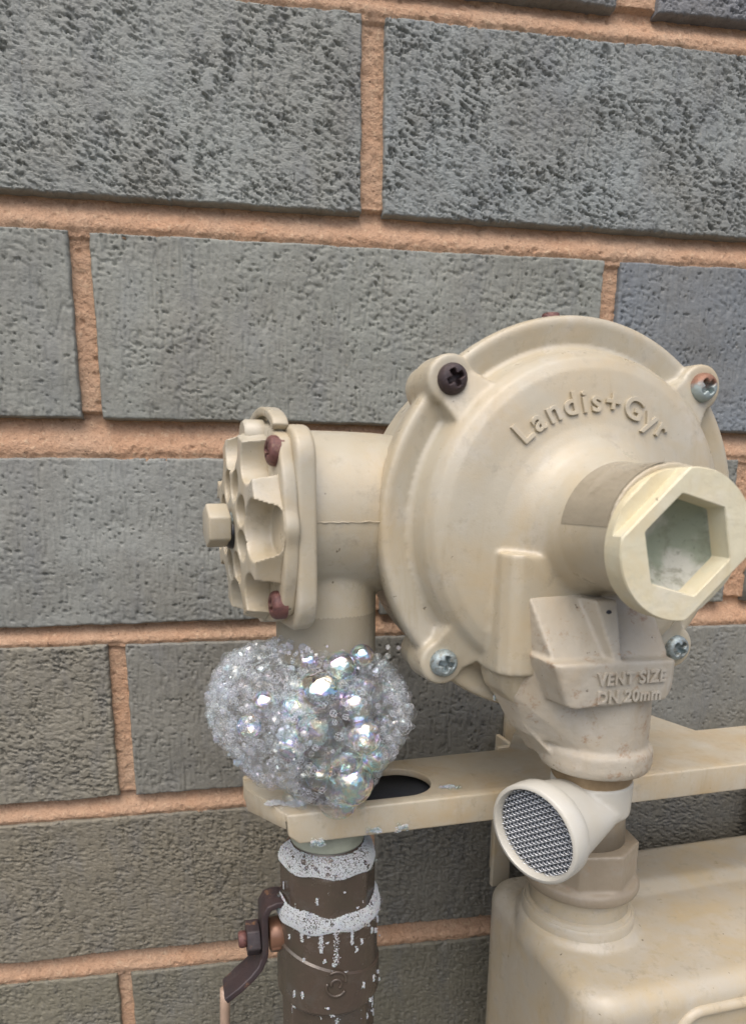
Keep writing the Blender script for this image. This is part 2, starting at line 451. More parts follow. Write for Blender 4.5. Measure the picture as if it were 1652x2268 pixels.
def m_mortar():
    t = NT('tan_mortar')
    n1 = t.noise(26, 4, .6); n2 = t.noise(1000, 4, .7); n3 = t.noise(430, 3, .6)
    col = t.mix(t.ramp(n1, [(.35, 0.0), (.65, 1.0)]), (.50, .31, .195), (.50, .345, .235))
    col = t.mix(t.ramp(n2, [(.30, .5), (.5, 0.0)]), col, (.25, .13, .07))
    col = t.mix(t.ramp(n3, [(.58, 0.0), (.72, .65)]), col, (.66, .49, .33))
    col = t.mix(t.ramp(t.noise(520, 2, .5), [(.72, 0.0), (.76, .8)]), col, (.10, .07, .05))
    nb = t.bump(n2, .001, .9); nb = t.bump(n3, .0012, .8, nb)
    return t.set(Base_Color=col, Roughness=.9, Normal=nb, Specular_IOR_Level=.2)
wall = bpy.data.objects.new('brick_wall', None); C.objects.link(wall); wall.empty_display_size = .1
tag(wall, 'grey textured brick wall with tan mortar joints behind the gas meter', 'wall')
VV = []; QQ = []; CC = []; n0 = 0
for row in range(-7, 14):
    ps = perps(row)
    for k in range(len(ps)-1):
        xl, xr = ps[k][1], ps[k+1][0]; kk = k-7+1
        V, Q = brick_grid(row, kk, xl, xr)
        base = np.array(COL.get((row, kk), rng.uniform(.10, .155)*np.array([1, 1.02, .98])))
        VV.append(V); QQ.append(Q+n0); base = (base*.8 + base.mean()*.2)*(1.70 if row <= 1 else 1.50)*np.array([1.02, 1.02, .93]); CC.append(np.hstack([np.tile(base, (len(V), 1)), np.full((len(V), 1), 1.0 if row <= 1 else (.75 if row >= 5 or (row == 4 and kk < 0) else .25))])); n0 += len(V)
V = np.vstack(VV); Q = np.vstack(QQ)
np_mesh('bricks', V, Q, m_brick(), wall, np.vstack(CC))
# mortar bed behind and between the bricks
def mortar(x0, x1, z0, z1, st, fine):
    X, Z = np.meshgrid(np.arange(x0, x1+st*.5, st), np.arange(z1, z0-st*.5, -st)); y = np.full(X.shape, 3.2)
    for n in range(-9, 14):
        zu = bed(n, 0, X); zl = bed(n, 1, X); t = (zu-Z)/(zu-zl)
        d = .9 + 5.0*(1-sstep(.03, .80, t)) + .9*sstep(.85, 1.0, t)
        y = np.where((t > -.15) & (t < 1.15), d, y)
    if fine:
        y += .45*fbm(X/5., Z/4., 3, 41) + .22*perlin(X/1.1, Z/1.1, 44) + .9*sstep(.5, .8, perlin(X/4.2, Z/3.0, 46))
    nv, nu = X.shape; I = np.arange(nv*nu).reshape(nv, nu)
    Q = np.stack([I[:-1, :-1], I[1:, :-1], I[1:, 1:], I[:-1, 1:]], -1).reshape(-1, 4)
    return np.stack([X, y, Z], -1).reshape(-1, 3), Q
A = mortar(-210, 300, -560, 40, .62, True)
parts = [A] + [mortar(*b, 6.0, False) for b in ((-1690, -210, -1130, 700), (300, 1790, -1130, 700), (-210, 300, 40, 700), (-210, 300, -1130, -560))]
VV = []; QQ = []; n0 = 0
for V, Q in parts: VV.append(V); QQ.append(Q+n0); n0 += len(V)
np_mesh('mortar', np.vstack(VV), np.vstack(QQ), m_mortar(), wall)
bk = bpy.data.objects.new  # (wall core so that the wall has thickness)
b = box(-1700, 1800, 13, 110, -1300, 700)
b = (b[0], b[1])
me = bpy.data.meshes.new('wall_core'); me.from_pydata((b[0]*MM).tolist(), [], b[1]); me.materials.append(M['copper'])
o = bpy.data.objects.new('wall_core', me); C.objects.link(o); o.parent = wall

#@@REG
# ================================================================ GAS REGULATOR (round diaphragm housing with inlet barrel and vent)
CX, CZ = 46.6, -206.3                      # axis of the round housing, pointing out of the wall (-y)
reg = thing('gas_regulator', 'round beige gas regulator with raised lettering and a pale hexagon recess cap', 'gas regulator', (CX, -75, -305))
def at_disc(r, deg, y):                    # polar position on the housing, degrees clockwise from the top
    a = math.radians(deg); return (CX + r*math.sin(a), y, CZ + r*math.cos(a))
# profile (radius, distance in front of y = 0) of the front cover
PROF = [(67.0, 86.0), (68.2, 87.5), (68.4, 92.5), (67.6, 94.6), (66.0, 95.2), (61.0, 94.2), (59.0, 93.6), (57.3, 94.6), (56.6, 97.5), (55.6, 101.5), (53.2, 104.8), (49.5, 106.6), (45.0, 107.4),
        (38.0, 108.2), (32.0, 109.6), (28.0, 111.4), (24.6, 114.2), (22.0, 118.0), (20.0, 123.0), (19.2, 129.0), (19.0, 136.0), (19.0, 145.5), (16.6, 145.5), (15.8, 139.6)]
def surf_y(r):
    pf = PROF[:-2]; rs = np.array([p[0] for p in pf])[::-1]; hs = np.array([p[1] for p in pf])[::-1]
    return -np.interp(r, rs, hs)
KS = .94
cover_parts = [lathe(PROF, (CX, 0, CZ), (0, -1, 0), 160)]
EARS = [(-46.3, 46.0), (46.3, 46.0), (-46.3, -46.3), (46.3, -46.3)]
for ex, ez in EARS:
    d = math.hypot(ex, ez); ux, uz = ex/d, ez/d
    e = (CX+ex, CZ+ez)
    cover_parts.append(cyl((e[0], -84, e[1]), (e[0], -98.5, e[1]), 8.6, 8.0, 40, .8))
    # tapering web from the ear into the dome
    px, pz = -uz, ux; pts = []
    for q, hw in ((0, 8.0), (-15, 12.5)):
        for s_ in (-1, 1):
            for yy, k in ((-86, 1.0), (-97.5 if q == 0 else -103.5, .78)):
                pts.append((e[0]+ux*q+px*hw*s_*k, yy, e[1]+uz*q+pz*hw*s_*k))
    cover_parts.append(hull(pts))
# half-round edged tower on the lower face
cover_parts.append(hull([(13.2, -100, -214), (13.2, -112.5, -214.0), (15.2, -116.5, -214.6), (18.0, -118.0, -214.4), (30, -113.5, -215), (66, -112, -222), (66, -100, -222),
                         (13.0, -100, -254), (13.2, -113, -254), (15.4, -117, -254), (19.5, -118, -254), (66, -115, -256), (66, -96, -256)]))
cover_parts.append(hull([(13.0, -96, -250), (13.2, -112, -250), (15.5, -115.5, -252), (66, -117, -250), (66, -96, -250),
                         (16.0, -98, -261), (22, -98, -268), (17, -110, -261), (23, -112, -267), (64, -98, -268), (64, -112, -267)]))
cov = mk('diaphragm_cover', cast(cover_parts, .75, 5), M['paint'], reg)
# rear housing behind the flange
rear = [lathe([(60, 50), (64, 54), (64.5, 78), (66.8, 80), (67.2, 85.4)], (CX, 0, CZ), (0, -1, 0), 120),
        lathe([(20, 34), (30, 36), (44, 44), (58, 52), (60, 60)], (CX, 0, CZ), (0, -1, 0), 90)]
for ex, ez in EARS: rear.append(cyl((CX+ex, -74, CZ+ez), (CX+ex, -85.4, CZ+ez), 7.6, 7.6, 40, .6))
mk('rear_housing', cast(rear, 1.2, 3), M['paint'], reg)
# screws
def screw_head(parent, c, axis, r, mat, name='screw', slot_rot=.4, h=4.2):
    """pan head with a cross recess"""
    u, v, a = basis(axis); c = np.array(c, float); V = []; F = []; nr, na = 26, 56
    for i in range(nr+1):
        rr = r*i/nr
        for j in range(na):
            t = 2*PI*j/na
            x, y = rr*math.cos(t), rr*math.sin(t)
            z = h*math.sqrt(max(0, 1-(rr/(r*1.01))**4.5))
            xr = x*math.cos(slot_rot)-y*math.sin(slot_rot); yr = x*math.sin(slot_rot)+y*math.cos(slot_rot)
            wv = r*.13
            for p, q in ((xr, yr), (yr, xr)):
                k = (1-min(1, max(0, (abs(q)-wv)/(r*.07))))*(1-min(1, max(0, (abs(p)-r*.50)/(r*.10))))
                z = min(z, h*(1-.72*k) if k > 0 else z)
            V.append(c + u*x + v*y + a*z)
    for i in range(nr):
        for j in range(na):
            k = (j+1) % na; F.append((i*na+j, (i+1)*na+j, (i+1)*na+k, i*na+k))
    b0 = len(V)
    for j in range(na): V.append(V[nr*na+j] - a*3)
    for j in range(na): k = (j+1) % na; F.append((nr*na+j, b0+j, b0+k, nr*na+k))
    o = mk(name, (np.array(V), F), mat, parent)
    return o
SCR = [('rust_dark', 'black rusted screw', -.5), ('half_rust', 'screw half rusted and half grey', .9), ('zinc', None, .2), ('zinc', None, .75)]
for (ex, ez), (mn, lb, sr) in zip(EARS, SCR):
    o = screw_head(reg, (CX+ex, -98.2, CZ+ez), (0, -1, 0), 4.9, M[mn], 'screw', sr, 3.8)
    if lb: o['label'] = lb
mk('rear_screw', join(cyl((45.2, -78, -140), (45.2, -78, -134.2), 3.2, 3.0, 20, .3)), M['rust'], reg)
# raised lettering bent round the housing
tv, tf = text_mesh('Landis+Gyr', .05, .010, .014, res=8, space=1.24)
x0, x1 = tv[:, 0].min(), tv[:, 0].max(); cap = .73
tx = (tv[:, 0]-x0)/(x1-x0); ang = math.radians(-44.5) + tx*math.radians(85.5)
scl = 7.2/cap; rr = 36.2 + tv[:, 1]*scl
tz = tv[:, 2]-tv[:, 2].min(); tz = tz/tz.max()
yy = surf_y(rr) - 1.5*tz + .5
V = np.stack([CX + rr*np.sin(ang), yy, CZ + rr*np.cos(ang)], -1)
mk('raised_lettering', (V, tf), M['paint'], reg, auto=40)
# curved faded label on the stem
def stem_label():
    V = []; F = []; n, m = 40, 24
    for i in range(n+1):
        a = math.radians(-85 + 85*i/n)            # from the left side over the top
        for j in range(m+1):
            y = -123.5 - 21.5*j/m
            rr = np.interp(-y, [118, 123, 129, 136, 143], [22.0, 20, 19.2, 19.0, 19.0]) + .16
            V.append((CX + rr*math.sin(a), y, CZ + rr*math.cos(a)))
    for i in range(n):
        for j in range(m): F.append((i*(m+1)+j, (i+1)*(m+1)+j, (i+1)*(m+1)+j+1, i*(m+1)+j+1))
    return np.array(V), F
lab = stem_label()
mk('stem_label', lab, M['label'], reg)
# threaded cap with two flats and a hexagon recess
def cap_mesh():
    KX, KZ = CX+.8, CZ-3.3; n = 96; V = []; F = []
    HA = [math.radians(a) for a in (-14, 46, 106, 166, 226, 286)]   # hexagon corners, degrees clockwise from top minus tilt
    HR = 14.4; tilt = math.radians(-44)          # direction of the flats
    def hexr(a):                                  # distance to the hexagon edge
        return min(HR*math.cos(PI/6)/max(1e-6, math.cos(((a-HA[0]+PI/6) % (PI/3))-PI/6)) if False else 99, HR*math.cos(PI/6)/math.cos(((a-HA[0]) % (PI/3))-PI/6))
    def flat(a, R, d):
        c = abs(math.cos(a-tilt)); return min(R, d/c) if c > 1e-3 else R
    rings = []
    def ring(fn, y): rings.append([(KX + fn(a)*math.sin(a), y, KZ + fn(a)*math.cos(a)) for a in [2*PI*i/n for i in range(n)]])
    ring(lambda a: 17.0, -145.3); ring(lambda a: 20.3, -145.3); ring(lambda a: 20.8, -145.8); ring(lambda a: 20.8, -148.2)
    ring(lambda a: flat(a, 20.8, 20.2), -148.7)
    ring(lambda a: flat(a, 20.8, 16.3), -148.85); ring(lambda a: flat(a, 20.8, 16.3), -152.5)
    ring(lambda a: flat(a, 20.5, 15.8), -153.0)
    ring(lambda a: hexr(a)+.25, -153.0); ring(lambda a: hexr(a), -152.7); ring(lambda a: hexr(a)*.955, -147.0)
    for r in rings: V += r
    for k in range(len(rings)-1):
        for i in range(n): j = (i+1) % n; F.append((k*n+i, k*n+j, (k+1)*n+j, (k+1)*n+i))
    # dished floor is a part of its own
    FV = []; FF = []
    NR = 14
    for q in range(NR):
        f = 1-q/NR; k = sstep(.55, 1.0, f)
        for i in range(n):
            a = 2*PI*i/n; r = f*(k*hexr(a)*.96 + (1-k)*HR*.86*.96)
            FV.append((KX + r*math.sin(a), -147.1 + 6.3*(1-f*f)**.7, KZ + r*math.cos(a)))
    FV.append((KX, -140.78, KZ)); c = len(FV)-1
    for k in range(NR-1):
        for i in range(n): j = (i+1) % n; FF.append((k*n+i, k*n+j, (k+1)*n+j, (k+1)*n+i))
    for i in range(n): FF.append(((NR-1)*n+i, (NR-1)*n+(i+1) % n, c))
    return (np.array(V), F), (np.array(FV), FF)
cm, cf = cap_mesh()
cap_o = mk('adjuster_cap', fix(cm), M['cap'], reg, auto=28)
cfl = mk('recess_floor', cf, M['algae'], cap_o)

# ---- vent outlet casting under the stem
vent = [
    # sloping wedge down to the ledge
    hull([(20.0, -112, -227), (20.6, -118.2, -228.2), (66, -112, -226), (64, -117.0, -229), (24.6, -127.6, -246.6), (66.2, -127.0, -246.6), (22, -112, -247), (66.5, -112, -247)]),
    # ledge block with the text
    hull([(22.6, -131.4, -246.6), (24.6, -132.4, -247.0), (64.2, -132.4, -247.6), (66.0, -131.0, -247.6), (66.0, -131, -257), (63.2, -132, -260.6), (31.0, -132, -261.6), (28.4, -131, -260.8),
          (21, -110, -246), (66, -110, -246), (66, -110, -257), (62, -110, -261), (27, -110, -262)]),
    # body joining ledge, tower and neck
    hull([(17.5, -99, -262), (20, -113, -262), (64, -118, -250), (64, -96, -250), (18, -100, -252), (24, -118, -252)]
         + circ((52.0, -112.5, -279), (0, 0, 1), 17.0, 32) + [(24.5, -103, -276), (26.5, -110, -277)]),
    cyl((52.0, -112.5, -256), (52.0, -112.5, -281), 17.0, 17.2, 56),
    lathe([(17.2, .3), (18.6, -.6), (19.0, -1.6), (19.0, -6.2), (18.2, -8.4), (15.5, -9.6)], (52.0, -112.5, -279.6), (0, 0, 1), 64),
    # lower left flare into the collar
    hull([(22, -100, -270), (24, -111, -272), (33, -100, -286), (36, -118, -286), (50, -112, -288), (45, -100, -270)]),
]
# slim rib with a pin
vent.append(hull([(38.2, -114, -228.5), (46.8, -114, -228.5), (38.6, -126.5, -228.5), (46.4, -126.5, -228.5), (43.6, -131.6, -247.6), (46.2, -131.6, -247.6), (42.6, -118, -248), (46.8, -118, -248)]))
vo = mk('vent_outlet', cast(vent, .6, 6), M['paint_grey'], reg)
pin = lathe([(.2, 0), (1.0, .1), (1.0, .5), (.3, .6)], (42.9, -127.0, -232.3), (0, -1, 0), 16)
mk('drilled_hole', pin, M['dark'], vo)
def flat_text(body, xa, xb, zb, cap_h, y, mat, parent, name, ex=.05, up=1.35, off=.02):
    tv, tf = text_mesh(body, ex, off, .02, space=1.1)
    x0, x1 = tv[:, 0].min(), tv[:, 0].max()
    tz = tv[:, 2]-tv[:, 2].min(); tz /= tz.max()
    V = np.stack([xa + (tv[:, 0]-x0)/(x1-x0)*(xb-xa), y - up*tz + .05, zb + tv[:, 1]*cap_h/.73], -1)
    return mk(name, (V, tf), mat, parent, auto=40)
flat_text('VENT SIZE', 36.9, 61.5, -254.0, 4.0, -132.0, M['paint_grey'], vo, 'raised_lettering')
flat_text('DN 20mm', 37.6, 60.4, -259.9, 4.0, -131.8, M['paint_grey'], vo, 'raised_lettering')
flat_text('R', 52.5, 54.6, -286.2, 2.6, -131.0, M['paint_grey'], vo, 'raised_mark', up=.6)
# thread below the collar
def thread(c, r, z0, z1, pitch, depth=.5, n=56):
    pr = []; z = z0; k = 0
    while z > z1: pr.append((r - (depth if k % 2 else 0), z)); z -= pitch/2; k += 1
    return lathe(pr, c, (0, 0, 1), n)
mk('vent_thread', thread((51.9, -112.5, 0), 13.6, -287.4, -296, 1.9, .55), M['thread'], reg)

# ---- white drip elbow with its woven screen
n_ax = np.array([-.915, -.39, -.06]); n_ax /= np.linalg.norm(n_ax)
MC = np.array([22.6, -125.0, -306.4]); MR = 16.9
vel_parts = [
    hull(circ(MC - n_ax*4.5, n_ax, MR-.6, 56) + circ(MC - n_ax*40, n_ax, 8.5, 32) + circ((52.5, -112.8, -303), (0, 0, 1), 12.8, 40) + circ((58.5, -110.5, -305), (0, 0, 1), 8.0, 20)),
    cyl((52.0, -112.5, -293.6), (52.0, -112.5, -306), 13.9, 13.6, 56, .4)]
ve = mk('vent_elbow', cast(vel_parts, .7, 5), M['white'], reg)
def rim_lathe():
    r = MR
    pr = [(r-1.0, -8.5), (r-.1, -7.2), (r+.1, -5.0), (r+.15, -.6), (r-.3, 0.0), (r-1.3, .1), (r-1.7, -.5), (r-1.9, -3.4)]
    u, v, a = basis(n_ax); V = []; F = []; n = 72
    for k, (q, h) in enumerate(pr):
        for i in range(n):
            t = 2*PI*i/n; V.append(MC + a*h + (u*math.cos(t)+v*math.sin(t))*q)
    for k in range(len(pr)-1):
        for i in range(n): j = (i+1) % n; F.append((k*n+i, k*n+j, (k+1)*n+j, (k+1)*n+i))
    return np.array(V), F
mk('rim', rim_lathe(), M['white'], ve, auto=50)
def disc(c, ax, r, n=60): 
    P = circ(c, ax, r, n); return np.array(P + [tuple(c)]), [(i, (i+1) % n, n) for i in range(n)]
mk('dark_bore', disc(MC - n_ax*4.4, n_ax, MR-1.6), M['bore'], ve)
def screen():
    u = np.cross(n_ax, (0, 0, 1.)); u /= np.linalg.norm(u); v = np.cross(u, n_ax); v /= np.linalg.norm(v)
    if v[2] < 0: v = -v
    R = MR-1.8; P = []; pv, pu = 1.22, 2.7
    rot = math.radians(8); u2 = u*math.cos(rot)+v*math.sin(rot); v2 = v*math.cos(rot)-u*math.sin(rot)
    for k in range(-15, 16):
        b = k*pv
        if abs(b) >= R: continue
        L = math.sqrt(R*R-b*b); m = max(3, int(2*L/(pu/8))); pts = []
        for i in range(m+1):
            a = -L + 2*L*i/m; ph = (a/pu + .5*(k % 2)) % 1
            zz = .42*(ph/.7 if ph < .7 else (1-ph)/.3) - .2
            pts.append(MC - n_ax*(2.8-.28*math.sin(2*PI*ph)) + u2*a + v2*(b+zz))
        P.append(tube(pts, .20, 5))
    k = 0; a = -R + .6
    while a < R:
        L = math.sqrt(max(0, R*R-a*a)); m = max(3, int(2*L/(pv/4)))
        pts = [MC - n_ax*(3.15+.25*math.cos(PI*(-L+2*L*i/m)/pv + PI*(k % 2))) + u2*a + v2*(-L+2*L*i/m) for i in range(m+1)]
        if L > 1: P.append(tube(pts, .17, 4))
        a += pu/2; k += 1
    return join(*P)
mk('mesh_screen', screen(), M['wire'], ve)

# ---- inlet barrel and elbow on the left
KS = 1.0
PX, PY = -36.9, -80.0
bar = [lathe([(15, 40), (24.5, 36), (26.4, 31), (27.2, 22), (27.6, 10), (27.8, -8)], (PX-6.0, PY+1.5, -202.6), (1, 0, 0), 90),
       cyl((PX, PY, -203), (PX, PY, -246), 17.7, 17.5, 64),
       cyl((PX+20, PY+2, -203), (PX+75, PY+2, -203), 17, 17, 48)]
br = mk('inlet_barrel', cast(bar, .75, 6), M['paint'], reg)
# moulded parting seam
sm = []
for a in (0,):
    pts = [(PX-10+ i*1.4, PY+1.5-27.75+ (0 if i < 27 else (i-27)*.25), -204.0 + .22*random.uniform(-1, 1)) for i in range(24)]
    sm.append(tube(pts, [.12 + .3*random.random()**2 for i in range(24)], 8))
mk('parting_seam', join(*sm), M['paint'], br)
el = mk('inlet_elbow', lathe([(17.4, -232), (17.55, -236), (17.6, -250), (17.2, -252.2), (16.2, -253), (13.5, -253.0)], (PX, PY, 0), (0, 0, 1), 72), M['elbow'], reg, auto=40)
mk('inlet_nipple', thread((PX, PY, 0), 12.0, -251, -306.5, 1.9, .5), M['valve'], reg)
mk('taped_joint', thread((PX, PY, 0), 14.1, -305, -323.6, 1.9, .4), M['putty'], reg)
# square flange and scalloped cover on the left end
def rsq(h, r, n=10, cy=0., cz=0.):
    P = []
    for q, (sx, sz) in enumerate(((1, 1), (-1, 1), (-1, -1), (1, -1))):
        for i in range(n+1):
            a = PI/2*q + PI/2*i/n; P.append((cy + sx*(h-r) + r*math.cos(a), cz + sz*(h-r) + r*math.sin(a)))
    return P
FY, FZ = PY+0.5, -206.5
ROT = (math.radians(7), PX-16, FY)
mk('barrel_flange', bev(prism(rsq(31.5, 11, 10, FY, FZ), PX-19.0, PX-12.6, 'yz'), 1.6, 4, 50), M['paint'], reg, auto=50)
def scallop(n=144, sc_=1.0):
    P = []
    for i in range(n):
        a = 2*PI*i/n
        # rounded square with bumps on corners and at the four side middles
        b = 33.2 + 3.2*math.exp(-(((a*4/PI) % 2 - 1)/.42)**2)*1.0
        c4 = math.cos(4*a)
        b = 33.6 - 1.7*c4 + 1.5*max(0, math.cos(8*a))**2
        P.append((FY + b*sc_*math.cos(a), FZ + 1.0 + b*sc_*math.sin(a)))
    return P
cv = mk('end_cover', bev(prism(scallop(), PX-23.2, PX-18.6, 'yz'), 1.1, 3, 50), M['paint'], reg, auto=40)
# ribbed web face: a raised disc with petal pockets cut into it
def temp_obj(VF):
    V, F = fix(VF); me = bpy.data.meshes.new('tmp'); me.from_pydata(V.tolist(), [], F); me.update()
    o = bpy.data.objects.new('tmp', me); C.objects.link(o); return o
def web():
    n = 120; P = []
    for i in range(n):
        a = 2*PI*i/n; b_ = 31.6 + .9*math.cos(8*a); P.append((FY + b_*math.cos(a), FZ+.5 + b_*math.sin(a)))
    o = temp_obj(lathe([(31.8, -22.9), (31.6, -24), (30.6, -31.2), (9, -32.2)], (PX, FY, FZ+.5), (1, 0, 0), 120, lambda t_, k: 1 + .03*math.cos(8*t_)))
    cut = []
    def pocket(cr, ca, a, b_, x_floor, draft=.82):
        V = []; m = 36
        for x, k in ((x_floor, draft), (PX-36, 1.04)):
            for i in range(m):
                t_ = 2*PI*i/m; p, q = a*k*math.cos(t_), b_*k*math.sin(t_)
                V.append((x, FY + (cr+p)*math.cos(ca) - q*math.sin(ca), FZ+.5 + (cr+p)*math.sin(ca) + q*math.cos(ca)))
        F = [tuple(range(m)), tuple(range(2*m-1, m-1, -1))] + [(i, i+m, (i+1) % m+m, (i+1) % m) for i in range(m)]
        cut.append(temp_obj((np.array(V), F)))
    for i in range(8):
        a = PI/4*i; corner = i % 2 == 1
        if corner: pocket(31.5, a, 9.6, 8.0, PX-22.9, .93)
        else: pocket(26.0, a, 9.0, 9.8, PX-23.4)
        pocket(14.2, a+PI/8, 5.6, 5.0, PX-25.2)
    for c_ in cut:
        md = o.modifiers.new('b', 'BOOLEAN'); md.operation = 'DIFFERENCE'; md.object = c_; md.solver = 'EXACT'
    r = o.modifiers.new('r', 'REMESH'); r.mode = 'VOXEL'; r.voxel_size = .42
    sm_ = o.modifiers.new('s', 'SMOOTH'); sm_.factor = .5; sm_.iterations = 3
    dg = bpy.context.evaluated_depsgraph_get(); dg.update()
    e = o.evaluated_get(dg); m2 = e.to_mesh()
    V = np.array([v.co[:] for v in m2.vertices]); F = [tuple(p.vertices) for p in m2.polygons]; e.to_mesh_clear()
    for x in cut + [o]: me = x.data; bpy.data.objects.remove(x); bpy.data.meshes.remove(me)
    return V, F
mk('ribbed_web', web(), M['paint'], cv)
mk('hub', lathe([(8.6, -22), (8.4, -29.5), (7.6, -30.4), (4.2, -30.6)], (PX, FY, FZ+.6), (1, 0, 0), 48), M['paint'], cv, auto=40)
AP = [(FY-23+36*i/20., FZ+31.2 + 6.6*math.sin(PI*i/20.)**.6) for i in range(21)]
AP += [(FY+10.6-31.2*i/20., FZ+29.6 + 5.6*math.sin(PI*i/20.)**.6) for i in range(21)]
mk('cast_loop', bev(prism(AP, PX-23.4, PX-18.4, 'yz'), .7, 3, 50), M['paint'], cv, auto=50)
mk('cast_lug', lathe([(5.0, -22.5), (5.0, -28), (4.2, -29)], (PX, FY-6.0, FZ+29.0), (1, 0, 0), 40), M['paint'], cv, auto=40)
SCRW = [(-23.5, 23.5, None), (-23.5, -23.8, None), (23.5, 23.5, None), (23.5, -23.5, None)]
for dy, dz, _ in SCRW:
    screw_head(reg, (PX-23.6, FY+dy*.98, FZ+.5+dz*.98), (-1, 0, 0), 4.5, M['rust'], 'cover_screw', .4, 2.2)
# hexagon plug bolt with its thread
def hexbolt(x0, x1, r, c, n=6, rot=.2):
    P = [(c[0] + r*math.cos(rot+2*PI*i/n), c[1] + r*math.sin(rot+2*PI*i/n)) for i in range(n)]
    return bev(prism(P, x0, x1, 'yz'), .7, 3, 30)
bc = (FY, -205.6)
pb = mk('plug_bolt', hexbolt(PX-40.6, PX-33.4, 7.3, bc, rot=PI/6+.12), M['paint'], reg, auto=50)
pr = []; k = 0; x = -34.4
while x < -25: pr.append((4.5-.45*(k % 2), x)); x += .5; k += 1
mk('bolt_thread', lathe(pr, (PX, FY, bc[1]), (1, 0, 0), 40), M['zinc'], pb, auto=60)
mk('bolt_washer', lathe([(5.0, -31.0), (6.6, -30.8), (7.0, -30.2), (7.0, -29)], (PX, FY, bc[1]), (1, 0, 0), 40), M['white'], pb, auto=50)
mk('black_seal', lathe([(4.4, -34), (5.0, -33.2), (5.2, -32.0), (4.6, -30.6)], (PX, FY-.2, bc[1]-2.6), (1, 0, 0), 30), M['black_gunk'], pb)

ROT = None
# ================================================================ MOUNTING BRACKET
PZ = -303.0; TH = 3.0
brk = thing('mounting_bracket', 'cream angle bracket plate under the regulator with soap drips on its edge', 'bracket', (20, -80, PZ))
hx0, hx1, hr = PX-1.0, -9.5, 12.4; hy = -81.5
outer = [(-55.5, -98.0), (330, -98.0), (330, -60.5), (141.5, -60.5), (136.0, -35.0), (128, -22), (88, -22), (68, -32), (57, -46), (47.5, -60.5), (-57.0, -62.0), (-66.0, -66.5), (-66.0, -73.0)]
inner = []
for i in range(25): a = -PI/2 + PI*i/24; inner.append((hx1+hr*math.cos(a), hy+hr*math.sin(a)))
for i in range(25): a = PI/2 + PI*i/24; inner.append((hx0+hr*math.cos(a)*1.05, hy+hr*math.sin(a)))
def plate():
    bm = bmesh.new()
    def loop(pts, z): 
        vs = [bm.verts.new((x, y, z)) for x, y in pts]; return vs, [bm.edges.new((vs[i], vs[(i+1) % len(vs)])) for i in range(len(vs))]
    a, ea = loop(outer, PZ); b, eb = loop(inner, PZ)
    bmesh.ops.triangle_fill(bm, use_beauty=True, edges=ea+eb)
    top = list(bm.faces)
    r = bmesh.ops.extrude_face_region(bm, geom=top)
    for v in r['geom']:
        if isinstance(v, bmesh.types.BMVert): v.co.z -= TH
    bmesh.ops.recalc_face_normals(bm, faces=bm.faces)
    es = [e for e in bm.edges if len(e.link_faces) == 2 and e.calc_face_angle(0) > 1.0]
    bmesh.ops.bevel(bm, geom=es, offset=.55, segments=3, profile=.5, affect='EDGES', clamp_overlap=True)
    return out(bm)
mk('plate', plate(), M['bracket'], brk, auto=35)
mk('slot_shade_sheet', box(-30, 44, -94.5, -64.5, PZ-7.2, PZ-5.0), M['dark'], brk)  # added dark sheet standing in for the shade seen through the slot
mk('front_lip', bev(prism([(-55.4, PZ-.03), (330, PZ-.03), (330, PZ-11.4), (-51.0, PZ-11.4), (-54.6, PZ-8.2)], -95.4, -98.9, 'xz'), .9, 4, 30), M['bracket'], brk, auto=45)
mk('rear_lip', bev(prism([(-66.4, PZ-.2), (-49.5, PZ-.2), (-51.5, PZ-12.0), (-62.5, PZ-12.0), (-66.4, PZ-9.5)], -60.8, -64.0, 'xz'), .8, 3, 30), M['bracket'], brk, auto=45)
mk('side_lip', bev(hull([(-66.6, -64.6, PZ-.4), (-66.6, -73.2, PZ-.4), (-55.6, -98.2, PZ-.4), (-64.0, -64.6, PZ-.4), (-66.0, -64.6, PZ-9.5), (-66.0, -73.2, PZ-9.5), (-55.2, -98.0, PZ-6), (-64.0, -64.6, PZ-9.5)]), .4, 2, 40), M['bracket'], brk, auto=45)
mk('leg', bev(prism([(61.8, -24), (71.5, -24), (71.5, -6), (69.0, -6), (69.0, -21), (61.8, -21)], -318, -394, 'xy'), .6, 3, 40), M['bracket'], brk, auto=45)
mk('leg', bev(prism([(220, -24), (230, -24), (230, -6), (227, -6), (227, -21), (220, -21)], -304, -560, 'xy'), .6, 3, 40), M['bracket'], brk, auto=45)
mk('wall_plate', bev(box(74, 236, -7.5, -4.2, -335, -307), .6, 3, 40), M['bracket'], brk, auto=45)

# ================================================================ GAS METER
met = thing('gas_meter', 'big beige gas meter box with a brass union on top, lower right', 'gas meter', (150, -80, -560))
def meter_body():
    bm = bmesh.new()
    x0, x1, y0, y1, z0, z1 = 49.4, 300, -127.5, -37, -560, -377.5
    V, F = box(x0, x1, y0, y1, z0, z1)
    vs = [bm.verts.new(p) for p in V]
    for f in F: bm.faces.new([vs[i] for i in f])
    bmesh.ops.recalc_face_normals(bm, faces=bm.faces)
    vert = [e for e in bm.edges if abs(e.verts[0].co.x-e.verts[1].co.x) < .1 and abs(e.verts[0].co.y-e.verts[1].co.y) < .1]
    bmesh.ops.bevel(bm, geom=vert, offset=15, segments=10, profile=.5, affect='EDGES')
    tops = [e for e in bm.edges if all(abs(v.co.z-z1) < .1 for v in e.verts) and len(e.link_faces) == 2 and e.calc_face_angle(0) > .5]
    bmesh.ops.bevel(bm, geom=tops, offset=8, segments=8, profile=.5, affect='EDGES')
    return out(bm)
TCX, TCY = 75.8, -76.0
